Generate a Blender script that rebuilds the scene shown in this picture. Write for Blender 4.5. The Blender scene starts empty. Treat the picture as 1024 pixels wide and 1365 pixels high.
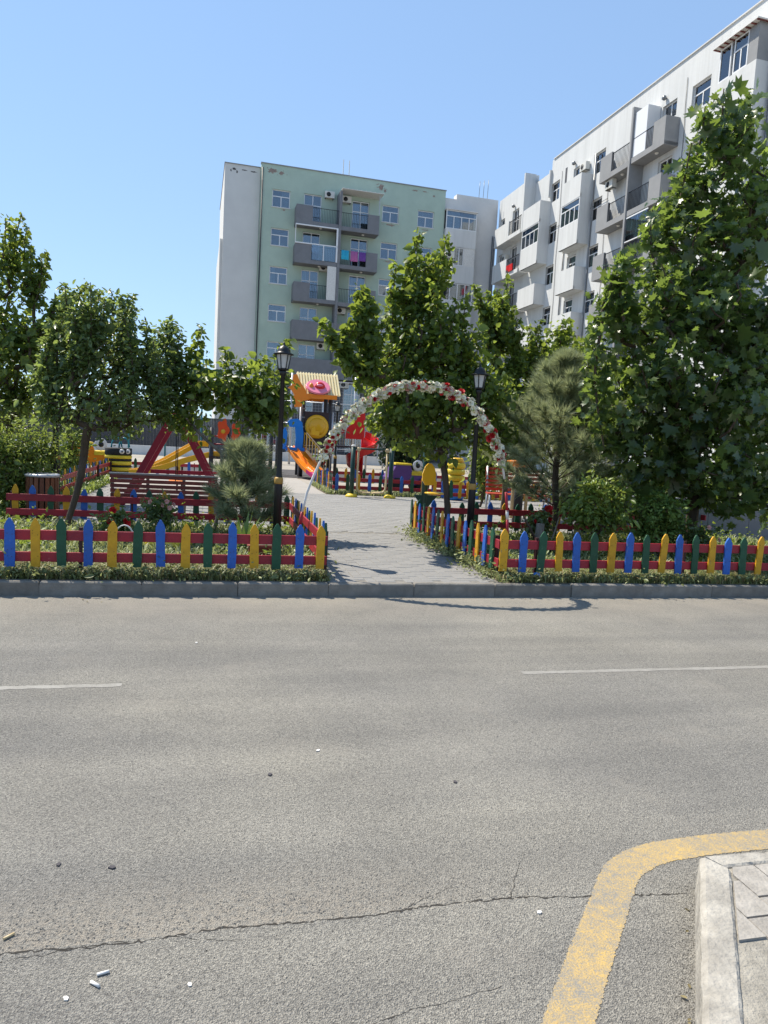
import bpy, math, random
import numpy as np
from mathutils import Vector, Matrix, Quaternion
random.seed(7); RNG = np.random.default_rng(11)
R = math.radians
scene = bpy.context.scene
COL = scene.collection
# ------------------------------------------------------------------ camera
cam_d = bpy.data.cameras.new("camera"); cam = bpy.data.objects.new("camera", cam_d); COL.objects.link(cam)
cam_d.sensor_fit = 'VERTICAL'; cam_d.sensor_height = 36.0; cam_d.lens = 942.0 / 1365.0 * 36.0
cam_d.clip_start = 0.05; cam_d.clip_end = 3000
_r = Vector((0.971777, -0.22952, 0.054507)); _u = Vector((-0.030002, 0.108933, 0.993596)); _f = Vector((0.233988, 0.967189, -0.098972))
M3 = Matrix((_r, _u, -_f)).transposed()
cam.matrix_world = Matrix.Translation((0, 0, 1.52)) @ M3.to_4x4()
scene.camera = cam
# ------------------------------------------------------------------ sky, sun, exposure
SUN_EL, SUN_AZ = R(55), R(-41)          # azimuth from +Y, negative = towards -X
world = bpy.data.worlds.new("World"); scene.world = world; world.use_nodes = True
wn = world.node_tree.nodes; wl = world.node_tree.links
bg = wn.get('Background') or wn.new('ShaderNodeBackground')
sky = wn.new('ShaderNodeTexSky'); sky.sky_type = 'NISHITA'; sky.sun_disc = False
sky.sun_elevation = SUN_EL; sky.sun_rotation = SUN_AZ; sky.altitude = 0; sky.air_density = 1.0; sky.dust_density = 0.0; sky.ozone_density = 1.0
# the same clear sky all round with its brightness range compressed, as a phone camera records it
sgm = wn.new('ShaderNodeGamma'); sgm.inputs[1].default_value = 0.45
smx = wn.new('ShaderNodeMix'); smx.data_type = 'RGBA'; smx.blend_type = 'MULTIPLY'; smx.inputs[0].default_value = 1.0; smx.inputs[7].default_value = (1.33, 1.72, 2.22, 1)
wl.new(sky.outputs[0], sgm.inputs[0]); wl.new(sgm.outputs[0], smx.inputs[6]); wl.new(smx.outputs[2], bg.inputs[0]); bg.inputs[1].default_value = 0.108
sun_d = bpy.data.lights.new("sun", 'SUN'); sun = bpy.data.objects.new("sun", sun_d); COL.objects.link(sun)
sun_d.energy = 3.8; sun_d.angle = R(0.5); sun_d.color = (1.0, 0.92, 0.79)
_sd = Vector((math.sin(SUN_AZ) * math.cos(SUN_EL), math.cos(SUN_AZ) * math.cos(SUN_EL), math.sin(SUN_EL)))
sun.rotation_euler = (-_sd).to_track_quat('-Z', 'Y').to_euler(); sun.location = (-20, 20, 40)
vs = scene.view_settings; vs.view_transform = 'Standard'; vs.look = 'None'; vs.gamma = 1.0; vs.use_curve_mapping = False; vs.exposure = 0.98
scene.cycles.max_bounces = 10; scene.cycles.diffuse_bounces = 7; scene.cycles.glossy_bounces = 3; scene.cycles.transmission_bounces = 7; scene.cycles.transparent_max_bounces = 8
scene.cycles.caustics_reflective = False; scene.cycles.caustics_refractive = False

# ------------------------------------------------------------------ materials
MATS = {}
def mat(name, col, rough=0.6, var=0.0, scale=6.0, col2=None, bump=0.0, bscale=40.0, spec=0.4, metal=0.0, objrand=0.0, coat=0.0, streak=False, chips=None):
    """Principled paint / plaster / wood: two colours mixed by noise, fine bump, per-object variation."""
    if name in MATS: return MATS[name]
    m = bpy.data.materials.new(name); m.use_nodes = True; MATS[name] = m
    n = m.node_tree.nodes; l = m.node_tree.links; p = n['Principled BSDF']
    p.inputs['Roughness'].default_value = rough; p.inputs['Metallic'].default_value = metal
    p.inputs['Specular IOR Level'].default_value = spec; p.inputs['Coat Weight'].default_value = coat
    c4 = (*col, 1); p.inputs['Base Color'].default_value = c4
    tc = n.new('ShaderNodeTexCoord'); src = tc.outputs['Object']
    out = None
    if var > 0 or col2:
        nz = n.new('ShaderNodeTexNoise'); nz.inputs['Scale'].default_value = scale; nz.inputs['Detail'].default_value = 6; nz.inputs['Roughness'].default_value = 0.62
        if streak:
            mp = n.new('ShaderNodeMapping'); mp.inputs['Scale'].default_value = (1, 1, 0.16); l.new(src, mp.inputs[0]); l.new(mp.outputs[0], nz.inputs[0])
        else: l.new(src, nz.inputs[0])
        rp = n.new('ShaderNodeValToRGB'); e = rp.color_ramp.elements
        e[0].position = 0.32; e[1].position = 0.7
        c2 = col2 if col2 else tuple(c * (1 - var) for c in col)
        e[0].color = (*c2, 1); e[1].color = c4
        l.new(nz.outputs[0], rp.inputs[0]); out = rp.outputs[0]
        if streak:
            m2 = n.new('ShaderNodeMapping'); m2.inputs['Scale'].default_value = (1, 1, 0.05); l.new(src, m2.inputs[0])
            n2 = n.new('ShaderNodeTexNoise'); n2.inputs['Scale'].default_value = scale * 3.2; n2.inputs['Detail'].default_value = 6; n2.inputs['Roughness'].default_value = 0.65; l.new(m2.outputs[0], n2.inputs[0])
            r2 = n.new('ShaderNodeValToRGB'); e2 = r2.color_ramp.elements; e2[0].position = 0.34; e2[1].position = 0.56; e2[0].color = (0.72, 0.71, 0.69, 1); e2[1].color = (1, 1, 1, 1); l.new(n2.outputs[0], r2.inputs[0])
            x2 = n.new('ShaderNodeMix'); x2.data_type = 'RGBA'; x2.blend_type = 'MULTIPLY'; x2.inputs[0].default_value = 0.3; l.new(out, x2.inputs[6]); l.new(r2.outputs[0], x2.inputs[7]); out = x2.outputs[2]
    if objrand > 0:
        oi = n.new('ShaderNodeObjectInfo'); hs = n.new('ShaderNodeHueSaturation')
        mr = n.new('ShaderNodeMapRange'); mr.inputs[3].default_value = 1 - objrand; mr.inputs[4].default_value = 1 + objrand
        l.new(oi.outputs['Random'], mr.inputs[0]); l.new(mr.outputs[0], hs.inputs['Value'])
        if out: l.new(out, hs.inputs['Color'])
        else: hs.inputs['Color'].default_value = c4
        out = hs.outputs[0]
    if chips:
        nc = n.new('ShaderNodeTexNoise'); nc.inputs['Scale'].default_value = 26; nc.inputs['Detail'].default_value = 7; nc.inputs['Roughness'].default_value = 0.7
        oi2 = n.new('ShaderNodeObjectInfo'); va = n.new('ShaderNodeVectorMath'); va.operation = 'MULTIPLY_ADD'; va.inputs[1].default_value = (1, 1, 0.35)
        cx = n.new('ShaderNodeCombineXYZ'); mm = n.new('ShaderNodeMath'); mm.operation = 'MULTIPLY'; mm.inputs[1].default_value = 40; l.new(oi2.outputs['Random'], mm.inputs[0])
        for q in range(3): l.new(mm.outputs[0], cx.inputs[q])
        l.new(src, va.inputs[0]); l.new(cx.outputs[0], va.inputs[2]); l.new(va.outputs[0], nc.inputs[0])
        rc = n.new('ShaderNodeValToRGB'); e = rc.color_ramp.elements; e[0].position = chips[1]; e[1].position = chips[1] + 0.05; e[0].color = (0, 0, 0, 1); e[1].color = (0.9, 0.9, 0.9, 1); l.new(nc.outputs[0], rc.inputs[0])
        mc = n.new('ShaderNodeMix'); mc.data_type = 'RGBA'; l.new(rc.outputs[0], mc.inputs[0]); mc.inputs[7].default_value = (*chips[0], 1)
        if out: l.new(out, mc.inputs[6])
        else: mc.inputs[6].default_value = c4
        out = mc.outputs[2]
    if out: l.new(out, p.inputs['Base Color'])
    if bump > 0:
        b = n.new('ShaderNodeBump'); nb = n.new('ShaderNodeTexNoise'); nb.inputs['Scale'].default_value = bscale; nb.inputs['Detail'].default_value = 4
        l.new(src, nb.inputs[0]); l.new(nb.outputs[0], b.inputs['Height']); b.inputs['Strength'].default_value = bump; b.inputs['Distance'].default_value = 0.01
        l.new(b.outputs[0], p.inputs['Normal'])
    return m

def leaf_mat(name, dark, light, trans, rough=0.42, tw=0.38, spec=0.45):
    m = bpy.data.materials.new(name); m.use_nodes = True; MATS[name] = m
    n = m.node_tree.nodes; l = m.node_tree.links; p = n['Principled BSDF']; o = n['Material Output']
    g = n.new('ShaderNodeNewGeometry'); rp = n.new('ShaderNodeValToRGB'); e = rp.color_ramp.elements
    e[0].color = (*dark, 1); e[1].color = (*light, 1); e[0].position = 0.1; e[1].position = 0.95
    l.new(g.outputs['Random Per Island'], rp.inputs[0]); l.new(rp.outputs[0], p.inputs['Base Color'])
    p.inputs['Roughness'].default_value = rough; p.inputs['Specular IOR Level'].default_value = spec
    t = n.new('ShaderNodeBsdfTranslucent'); rt = n.new('ShaderNodeValToRGB'); e = rt.color_ramp.elements
    e[0].color = (*[c * 0.6 for c in trans], 1); e[1].color = (*trans, 1)
    l.new(g.outputs['Random Per Island'], rt.inputs[0]); l.new(rt.outputs[0], t.inputs[0])
    mx = n.new('ShaderNodeMixShader'); mx.inputs[0].default_value = tw
    l.new(p.outputs[0], mx.inputs[1]); l.new(t.outputs[0], mx.inputs[2]); l.new(mx.outputs[0], o.inputs[0])
    return m

# paints
BLUE = mat('blue_paint', (0.016, 0.125, 0.50), 0.5, 0, 9, col2=(0.03, 0.10, 0.36), bump=0.35, bscale=60, objrand=0.14, chips=((0.22, 0.23, 0.26), 0.63))
YEL = mat('yellow_paint', (0.70, 0.37, 0.012), 0.5, 0, 9, col2=(0.50, 0.25, 0.012), bump=0.35, bscale=60, objrand=0.12, chips=((0.34, 0.22, 0.09), 0.62))
GRN = mat('green_paint', (0.014, 0.088, 0.042), 0.5, 0.35, 9, bump=0.35, bscale=60, objrand=0.18, chips=((0.10, 0.14, 0.10), 0.63))
RED = mat('red_paint', (0.38, 0.016, 0.028), 0.5, 0, 5, col2=(0.24, 0.016, 0.03), bump=0.35, bscale=50, objrand=0.12, chips=((0.40, 0.24, 0.20), 0.65))
NAIL = mat('rusty_nail', (0.07, 0.03, 0.015), 0.7)
BLACK = mat('black_iron', (0.012, 0.012, 0.013), 0.4, 0.3, 20)
GREYMET = mat('grey_steel', (0.22, 0.23, 0.24), 0.4, 0.2, 8, metal=0.6)
SILVER = mat('silver_pipe', (0.5, 0.51, 0.53), 0.35, 0.15, 8, metal=0.5)
WHITEP = mat('white_paint', (0.72, 0.71, 0.68), 0.5, 0.2, 10)
PVC = mat('white_pvc', (0.74, 0.75, 0.76), 0.35)
CREAM = mat('cream_steel', (0.62, 0.48, 0.27), 0.45, 0.15, 10)
DKGRN = mat('dark_green_steel', (0.008, 0.045, 0.036), 0.4, 0.2, 8)
BARK = mat('grey_brown_bark', (0.12, 0.085, 0.06), 0.9, 0.5, 14, bump=0.8, bscale=45, streak=True)
BARK2 = mat('pale_bark', (0.26, 0.22, 0.17), 0.9, 0.5, 14, bump=0.8, bscale=45, streak=True)
TYRE = mat('black_rubber', (0.014, 0.014, 0.015), 0.75, 0.2, 12, bump=0.2)
PY = mat('yellow_plastic', (0.78, 0.44, 0.02), 0.32, 0.12, 4)
PLY = mat('lemon_tyre_paint', (0.75, 0.55, 0.03), 0.5, 0.2, 8)
PO = mat('orange_plastic', (0.80, 0.23, 0.012), 0.32, 0.1, 4)
PRED = mat('red_plastic', (0.62, 0.015, 0.012), 0.3, 0.12, 4)
PORED = mat('orange_red_plastic', (0.78, 0.08, 0.012), 0.35, 0.1, 4)
PMAG = mat('magenta_plastic', (0.42, 0.012, 0.13), 0.32, 0.1, 4)
PBLU = mat('blue_plastic', (0.012, 0.19, 0.62), 0.3, 0.1, 4)
PPINK = mat('pink_plastic', (0.75, 0.22, 0.32), 0.35, 0.08, 4)
PCREAM = mat('cream_plastic', (0.78, 0.66, 0.38), 0.4, 0.1, 4)
PBRN = mat('dark_brown_panel', (0.035, 0.018, 0.02), 0.5, 0.2, 6)
PTEAL = mat('teal_tube', (0.02, 0.22, 0.26), 0.4)
PPUR = mat('purple_paint', (0.12, 0.05, 0.22), 0.5, 0.2, 6)
REDWOOD = mat('red_brown_slat', (0.17, 0.038, 0.03), 0.45, 0.35, 12, bump=0.2, bscale=50, objrand=0.2, streak=False)
REDSLAT = mat('coral_red_slat', (0.52, 0.08, 0.045), 0.5, 0.25, 12, objrand=0.12)
BINWOOD = mat('brown_bin_slat', (0.20, 0.075, 0.035), 0.55, 0.4, 14, objrand=0.2)
POSTD = mat('charcoal_post', (0.035, 0.037, 0.045), 0.45, 0.2, 6)

# plaster
PL_GREEN = mat('green_plaster', (0.425, 0.53, 0.445), 0.9, 0, 1.0, col2=(0.36, 0.455, 0.385), bump=0.3, bscale=8)
PL_GREY = mat('lilac_grey_plaster', (0.62, 0.62, 0.60), 0.9, 0, 0.7, col2=(0.56, 0.56, 0.545), bump=0.3, bscale=8)
PL_WHITE = mat('white_plaster', (0.65, 0.66, 0.655), 0.9, 0, 1.3, col2=(0.56, 0.57, 0.567), bump=0.35, bscale=6, streak=True)
PL_BACK = mat('pale_grey_plaster', (0.66, 0.65, 0.63), 0.9, 0, 0.8, col2=(0.57, 0.565, 0.55), bump=0.3, bscale=8)
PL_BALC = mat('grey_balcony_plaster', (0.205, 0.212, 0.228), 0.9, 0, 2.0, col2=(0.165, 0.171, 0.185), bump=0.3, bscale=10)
PL_BALC2 = mat('mid_grey_balcony_plaster', (0.28, 0.285, 0.292), 0.9, 0, 2.0, col2=(0.24, 0.245, 0.252), bump=0.3, bscale=10)
PL_DARK = mat('dark_grey_cladding', (0.085, 0.088, 0.098), 0.7, 0, 1.5, col2=(0.065, 0.067, 0.077))
PEEL = mat('peeled_brown_plaster', (0.34, 0.26, 0.22), 0.95, 0, 3, col2=(0.24, 0.19, 0.165))
SOOT = mat('dark_stain', (0.07, 0.065, 0.07), 0.95)
INTERIOR = mat('dim_room', (0.15, 0.155, 0.17), 0.9, 0.5, 1.2)
CURT = mat('white_curtain', (0.55, 0.55, 0.56), 0.9, 0.15, 3, objrand=0.15)
CURTB = mat('beige_curtain', (0.36, 0.30, 0.22), 0.9, 0.2, 3)
ACW = mat('ac_casing', (0.66, 0.65, 0.60), 0.5, 0.1, 6)
DARKH = mat('dark_fan_hole', (0.02, 0.02, 0.022), 0.6)

def glass_mat():
    m = bpy.data.materials.new('window_glass'); m.use_nodes = True; MATS['glass'] = m
    n = m.node_tree.nodes; l = m.node_tree.links; o = n['Material Output']
    for x in list(n):
        if x != o: n.remove(x)
    gl = n.new('ShaderNodeBsdfGlossy'); gl.inputs['Roughness'].default_value = 0.03; gl.inputs[0].default_value = (0.9, 0.94, 1, 1)
    tr = n.new('ShaderNodeBsdfTransparent'); tr.inputs[0].default_value = (0.62, 0.70, 0.74, 1)
    lw = n.new('ShaderNodeFresnel'); lw.inputs[0].default_value = 1.6
    ma = n.new('ShaderNodeMath'); ma.operation = 'ADD'; ma.inputs[1].default_value = 0.10
    l.new(lw.outputs[0], ma.inputs[0]); mx = n.new('ShaderNodeMixShader')
    l.new(ma.outputs[0], mx.inputs[0]); l.new(tr.outputs[0], mx.inputs[1]); l.new(gl.outputs[0], mx.inputs[2]); l.new(mx.outputs[0], o.inputs[0])
    return m
GLASS = glass_mat()

# ------------------------------------------------------------------ mesh builder
class MB:
    def __init__(s): s.v = []; s.f = []; s.mi = []; s.sm = []
    def add(s, vs, fs, mi=0, smooth=False):
        b = len(s.v); s.v.extend([tuple(p) for p in vs]); s.f.extend([tuple(i + b for i in f) for f in fs]); s.mi.extend([mi] * len(fs)); s.sm.extend([smooth] * len(fs))
        return s
    def box(s, x0, y0, z0, x1, y1, z1, mi=0):
        v = [(x0, y0, z0), (x1, y0, z0), (x1, y1, z0), (x0, y1, z0), (x0, y0, z1), (x1, y0, z1), (x1, y1, z1), (x0, y1, z1)]
        return s.add(v, [(0, 3, 2, 1), (4, 5, 6, 7), (0, 1, 5, 4), (1, 2, 6, 5), (2, 3, 7, 6), (3, 0, 4, 7)], mi)
    def cbox(s, x0, y0, z0, x1, y1, z1, b=0.008, mi=0):
        """box with chamfered top edge"""
        v = [(x0, y0, z0), (x1, y0, z0), (x1, y1, z0), (x0, y1, z0), (x0, y0, z1 - b), (x1, y0, z1 - b), (x1, y1, z1 - b), (x0, y1, z1 - b),
             (x0 + b, y0 + b, z1), (x1 - b, y0 + b, z1), (x1 - b, y1 - b, z1), (x0 + b, y1 - b, z1)]
        return s.add(v, [(0, 1, 5, 4), (1, 2, 6, 5), (2, 3, 7, 6), (3, 0, 4, 7), (4, 5, 9, 8), (5, 6, 10, 9), (6, 7, 11, 10), (7, 4, 8, 11), (8, 9, 10, 11)], mi)
    def beam(s, a, b, w, h, mi=0, up=(0, 0, 1)):
        a = Vector(a); b = Vector(b); d = (b - a).normalized(); up = Vector(up)
        if abs(d.dot(up)) > 0.98: up = Vector((0, 1, 0))
        r = d.cross(up).normalized() * (w / 2); u = r.normalized().cross(d).normalized() * (h / 2)
        v = [a - r - u, a + r - u, a + r + u, a - r + u, b - r - u, b + r - u, b + r + u, b - r + u]
        return s.add(v, [(0, 1, 2, 3), (7, 6, 5, 4), (0, 4, 5, 1), (1, 5, 6, 2), (2, 6, 7, 3), (3, 7, 4, 0)], mi)
    def tube(s, pts, rad, n=8, mi=0, cap=True, smooth=True):
        pts = [Vector(p) for p in pts]; k = len(pts)
        rad = rad if isinstance(rad, (list, tuple)) else [rad] * k
        vs = []; pu = None
        for i, p in enumerate(pts):
            d = (pts[min(i + 1, k - 1)] - pts[max(i - 1, 0)]).normalized()
            if pu is None:
                a = Vector((0, 0, 1)) if abs(d.z) < 0.9 else Vector((1, 0, 0))
                pu = d.cross(a).normalized()
            pu = (pu - d * pu.dot(d)).normalized(); w = d.cross(pu)
            for j in range(n):
                t = 2 * math.pi * j / n; vs.append(p + (pu * math.cos(t) + w * math.sin(t)) * rad[i])
        fs = [(i * n + j, i * n + (j + 1) % n, (i + 1) * n + (j + 1) % n, (i + 1) * n + j) for i in range(k - 1) for j in range(n)]
        s.add(vs, fs, mi, smooth)
        if cap:
            b = len(s.v) - len(vs); s.f.append(tuple(b + j for j in range(n - 1, -1, -1))); s.f.append(tuple(b + (k - 1) * n + j for j in range(n))); s.mi += [mi, mi]; s.sm += [False, False]
        return s
    def lathe(s, prof, n=14, c=(0, 0, 0), mi=0, smooth=True, axis='z'):
        vs = []
        for r, z in prof:
            for j in range(n):
                t = 2 * math.pi * j / n; x, y = r * math.cos(t), r * math.sin(t)
                p = (x, y, z) if axis == 'z' else ((x, z, y) if axis == 'y' else (z, x, y))
                vs.append((p[0] + c[0], p[1] + c[1], p[2] + c[2]))
        k = len(prof)
        fs = [(i * n + j, i * n + (j + 1) % n, (i + 1) * n + (j + 1) % n, (i + 1) * n + j) for i in range(k - 1) for j in range(n)]
        fs.append(tuple(range(n - 1, -1, -1))); fs.append(tuple((k - 1) * n + j for j in range(n)))
        return s.add(vs, fs, mi, smooth)
    def prism(s, poly, y0, y1, mi=0, plane='xz'):
        n = len(poly)
        def P(a, b, t): return (a, t, b) if plane == 'xz' else ((a, b, t) if plane == 'xy' else (t, a, b))
        v = [P(a, b, y0) for a, b in poly] + [P(a, b, y1) for a, b in poly]
        fs = [tuple(range(n)), tuple(range(2 * n - 1, n - 1, -1))] + [(i, i + n, (i + 1) % n + n, (i + 1) % n) for i in range(n)]
        return s.add(v, fs, mi)
    def ell(s, c, r, n=10, m=6, mi=0):
        vs = []; fs = []
        for i in range(m + 1):
            a = math.pi * i / m
            for j in range(n):
                t = 2 * math.pi * j / n
                vs.append((c[0] + r[0] * math.sin(a) * math.cos(t), c[1] + r[1] * math.sin(a) * math.sin(t), c[2] + r[2] * math.cos(a)))
        for i in range(m):
            for j in range(n): fs.append((i * n + j, (i + 1) * n + j, (i + 1) * n + (j + 1) % n, i * n + (j + 1) % n))
        return s.add(vs, fs, mi, True)
    def mesh(s, name, mats):
        me = bpy.data.meshes.new(name); me.from_pydata(s.v, [], s.f)
        for m in (mats if isinstance(mats, (list, tuple)) else [mats]): me.materials.append(m)
        if s.f:
            me.polygons.foreach_set('material_index', s.mi); me.polygons.foreach_set('use_smooth', s.sm)
        me.validate(clean_customdata=False); me.update(); return me
def link(name, me, parent=None, loc=(0, 0, 0), rot=(0, 0, 0), kind=None, label=None, cat=None, group=None):
    o = bpy.data.objects.new(name, me); COL.objects.link(o); o.location = loc; o.rotation_euler = rot
    if parent: o.parent = parent
    if kind: o['kind'] = kind
    if label: o['label'] = label
    if cat: o['category'] = cat
    if group: o['group'] = group
    return o
def obj(name, mb, mats, parent=None, **k): return link(name, mb.mesh(name, mats), parent, **k)
def thing(name, label, cat, loc=(0, 0, 0), rotz=0.0, group=None, kind=None):
    return link(name, None, None, loc, (0, 0, rotz), label=label, cat=cat, group=group, kind=kind)
def copy_tree(o, parent=None):
    c = o.copy(); COL.objects.link(c)
    if parent: c.parent = parent
    for ch in o.children: copy_tree(ch, c)
    return c
def tri_mesh(name, V, F, m, smooth=False):
    me = bpy.data.meshes.new(name); V = np.asarray(V, np.float32); F = np.asarray(F, np.int32)
    me.vertices.add(len(V)); me.vertices.foreach_set('co', V.ravel())
    me.loops.add(F.size); me.loops.foreach_set('vertex_index', F.ravel())
    me.polygons.add(len(F)); me.polygons.foreach_set('loop_start', np.arange(0, F.size, F.shape[1], dtype=np.int32))
    if smooth: me.polygons.foreach_set('use_smooth', np.ones(len(F), bool))
    for q in (m if isinstance(m, (list, tuple)) else [m]): me.materials.append(q)
    me.update(calc_edges=True); me.validate(); return me

# ================================================================== SETTING
GZ = 0.13                                   # level of the park behind the kerb
def asphalt_mat():
    m = bpy.data.materials.new('worn_asphalt'); m.use_nodes = True; n = m.node_tree.nodes; l = m.node_tree.links; p = n['Principled BSDF']
    tc = n.new('ShaderNodeTexCoord'); P = tc.outputs['Object']
    def noise(sc, det=4, ro=0.6):
        x = n.new('ShaderNodeTexNoise'); x.inputs['Scale'].default_value = sc; x.inputs['Detail'].default_value = det; x.inputs['Roughness'].default_value = ro; l.new(P, x.inputs[0]); return x.outputs[0]
    def ramp(src, a, b, ca, cb):
        r = n.new('ShaderNodeValToRGB'); e = r.color_ramp.elements; e[0].position = a; e[1].position = b; e[0].color = (*ca, 1); e[1].color = (*cb, 1); l.new(src, r.inputs[0]); return r.outputs[0]
    def mix(f, a, b, mode='MIX'):
        x = n.new('ShaderNodeMix'); x.data_type = 'RGBA'; x.blend_type = mode
        if isinstance(f, float): x.inputs[0].default_value = f
        else: l.new(f, x.inputs[0])
        for s, v in ((6, a), (7, b)):
            if isinstance(v, tuple): x.inputs[s].default_value = (*v, 1)
            else: l.new(v, x.inputs[s])
        return x.outputs[2]
    vo = n.new('ShaderNodeTexVoronoi'); vo.inputs['Scale'].default_value = 220; l.new(P, vo.inputs[0])
    base = ramp(noise(1.1, 5), 0.3, 0.72, (0.212, 0.206, 0.190), (0.268, 0.260, 0.238))
    big = ramp(noise(0.45, 3, 0.5), 0.4, 0.7, (0.86, 0.86, 0.87), (1.12, 1.10, 1.05))
    base = mix(1.0, base, big, 'MULTIPLY')
    # aggregate: each stone its own tone
    st = n.new('ShaderNodeSeparateColor'); l.new(vo.outputs['Color'], st.inputs[0])
    agg = ramp(st.outputs[0], 0.0, 1.0, (0.50, 0.50, 0.51), (1.58, 1.56, 1.50))
    base = mix(0.75, base, agg, 'MULTIPLY')
    spk = ramp(noise(300, 2, 0.7), 0.60, 0.85, (0, 0, 0), (1, 1, 1))
    tr_m = n.new('ShaderNodeMapping'); tr_m.inputs['Scale'].default_value = (0.12, 1.5, 1); l.new(P, tr_m.inputs[0])
    tr_n = n.new('ShaderNodeTexNoise'); tr_n.inputs['Scale'].default_value = 1.6; tr_n.inputs['Detail'].default_value = 5; l.new(tr_m.outputs[0], tr_n.inputs[0])
    base = mix(1.0, base, ramp(tr_n.outputs[0], 0.32, 0.68, (0.84, 0.84, 0.85), (1.13, 1.12, 1.10)), 'MULTIPLY')
    base = mix(spk, base, (0.36, 0.34, 0.31))
    pit = ramp(noise(90, 3, 0.7), 0.30, 0.42, (1, 1, 1), (0, 0, 0))
    base = mix(pit, base, (0.05, 0.048, 0.046))
    # sandy dust lying along the crack and in pale patches
    sx = n.new('ShaderNodeSeparateXYZ'); l.new(P, sx.inputs[0])
    mr = n.new('ShaderNodeMapRange'); mr.inputs[1].default_value = 2.08; mr.inputs[2].default_value = 2.42; mr.inputs[3].default_value = 1; mr.inputs[4].default_value = 0; l.new(sx.outputs[1], mr.inputs[0])
    gt = n.new('ShaderNodeMath'); gt.operation = 'GREATER_THAN'; gt.inputs[1].default_value = 2.078; l.new(sx.outputs[1], gt.inputs[0])
    mrx = n.new('ShaderNodeMapRange'); mrx.inputs[1].default_value = 0.35; mrx.inputs[2].default_value = 1.0; mrx.inputs[3].default_value = 1; mrx.inputs[4].default_value = 0.15; l.new(sx.outputs[0], mrx.inputs[0])
    mu = n.new('ShaderNodeMath'); mu.operation = 'MULTIPLY'; l.new(mr.outputs[0], mu.inputs[0]); l.new(gt.outputs[0], mu.inputs[1])
    mu1 = n.new('ShaderNodeMath'); mu1.operation = 'MULTIPLY'; l.new(mu.outputs[0], mu1.inputs[0]); l.new(mrx.outputs[0], mu1.inputs[1])
    nz = ramp(noise(45, 4, 0.7), 0.38, 0.62, (0, 0, 0), (1, 1, 1))
    mu2 = n.new('ShaderNodeMath'); mu2.operation = 'MULTIPLY'; l.new(mu1.outputs[0], mu2.inputs[0]); l.new(nz, mu2.inputs[1])
    base = mix(mu2.outputs[0], base, (0.30, 0.268, 0.222))
    far = n.new('ShaderNodeMapRange'); far.inputs[1].default_value = 5.6; far.inputs[2].default_value = 6.6; far.inputs[3].default_value = 0; far.inputs[4].default_value = 0.75; l.new(sx.outputs[1], far.inputs[0])
    fm = n.new('ShaderNodeMath'); fm.operation = 'MULTIPLY'; l.new(far.outputs[0], fm.inputs[0]); l.new(ramp(noise(2.2, 5), 0.3, 0.7, (0.3, 0.3, 0.3), (1, 1, 1)), fm.inputs[1])
    base = mix(fm.outputs[0], base, (0.31, 0.275, 0.225))
    dust = ramp(noise(1.7, 6, 0.65), 0.58, 0.78, (0, 0, 0), (0.55, 0.55, 0.55)); base = mix(dust, base, (0.30, 0.275, 0.235))
    oil = ramp(noise(3.1, 5, 0.75), 0.24, 0.34, (0.35, 0.35, 0.35), (0, 0, 0)); base = mix(oil, base, (0.07, 0.068, 0.066))
    l.new(base, p.inputs['Base Color']); p.inputs['Roughness'].default_value = 0.9; p.inputs['Specular IOR Level'].default_value = 0.25
    b = n.new('ShaderNodeBump'); b.inputs['Strength'].default_value = 0.9; b.inputs['Distance'].default_value = 0.006
    ad = n.new('ShaderNodeMath'); ad.operation = 'ADD'; l.new(vo.outputs['Distance'], ad.inputs[0]); l.new(noise(90, 3, 0.7), ad.inputs[1])
    l.new(ad.outputs[0], b.inputs['Height']); l.new(b.outputs[0], p.inputs['Normal'])
    return m
ASPH = asphalt_mat()
def worn_paint(name, col, lo, hi, sc=30, under=(0.21, 0.20, 0.178)):
    m = bpy.data.materials.new(name); m.use_nodes = True; n = m.node_tree.nodes; l = m.node_tree.links; p = n['Principled BSDF']
    tc = n.new('ShaderNodeTexCoord'); nz = n.new('ShaderNodeTexNoise'); nz.inputs['Scale'].default_value = sc; nz.inputs['Detail'].default_value = 8; nz.inputs['Roughness'].default_value = 0.75; l.new(tc.outputs['Object'], nz.inputs[0])
    n2 = n.new('ShaderNodeTexNoise'); n2.inputs['Scale'].default_value = 3.2; n2.inputs['Detail'].default_value = 3; l.new(tc.outputs['Object'], n2.inputs[0])
    n3 = n.new('ShaderNodeTexNoise'); n3.inputs['Scale'].default_value = 190; n3.inputs['Detail'].default_value = 3; l.new(tc.outputs['Object'], n3.inputs[0])
    ad = n.new('ShaderNodeMath'); ad.operation = 'MULTIPLY_ADD'; ad.inputs[1].default_value = 0.55; l.new(n2.outputs[0], ad.inputs[0]); l.new(nz.outputs[0], ad.inputs[2])
    ad2 = n.new('ShaderNodeMath'); ad2.operation = 'MULTIPLY_ADD'; ad2.inputs[1].default_value = 0.9; l.new(n3.outputs[0], ad2.inputs[0]); l.new(ad.outputs[0], ad2.inputs[2])
    r = n.new('ShaderNodeValToRGB'); e = r.color_ramp.elements; e[0].position = 0; e[1].position = 1
    mr = n.new('ShaderNodeMapRange'); mr.inputs[1].default_value = lo; mr.inputs[2].default_value = hi; l.new(ad2.outputs[0], mr.inputs[0]); l.new(mr.outputs[0], r.inputs[0])
    e[0].color = (*under, 1); e[1].color = (*col, 1)
    l.new(r.outputs[0], p.inputs['Base Color']); p.inputs['Roughness'].default_value = 0.8
    b = n.new('ShaderNodeBump'); b.inputs['Strength'].default_value = 0.6; b.inputs['Distance'].default_value = 0.005; l.new(n3.outputs[0], b.inputs['Height']); l.new(b.outputs[0], p.inputs['Normal'])
    return m
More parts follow.
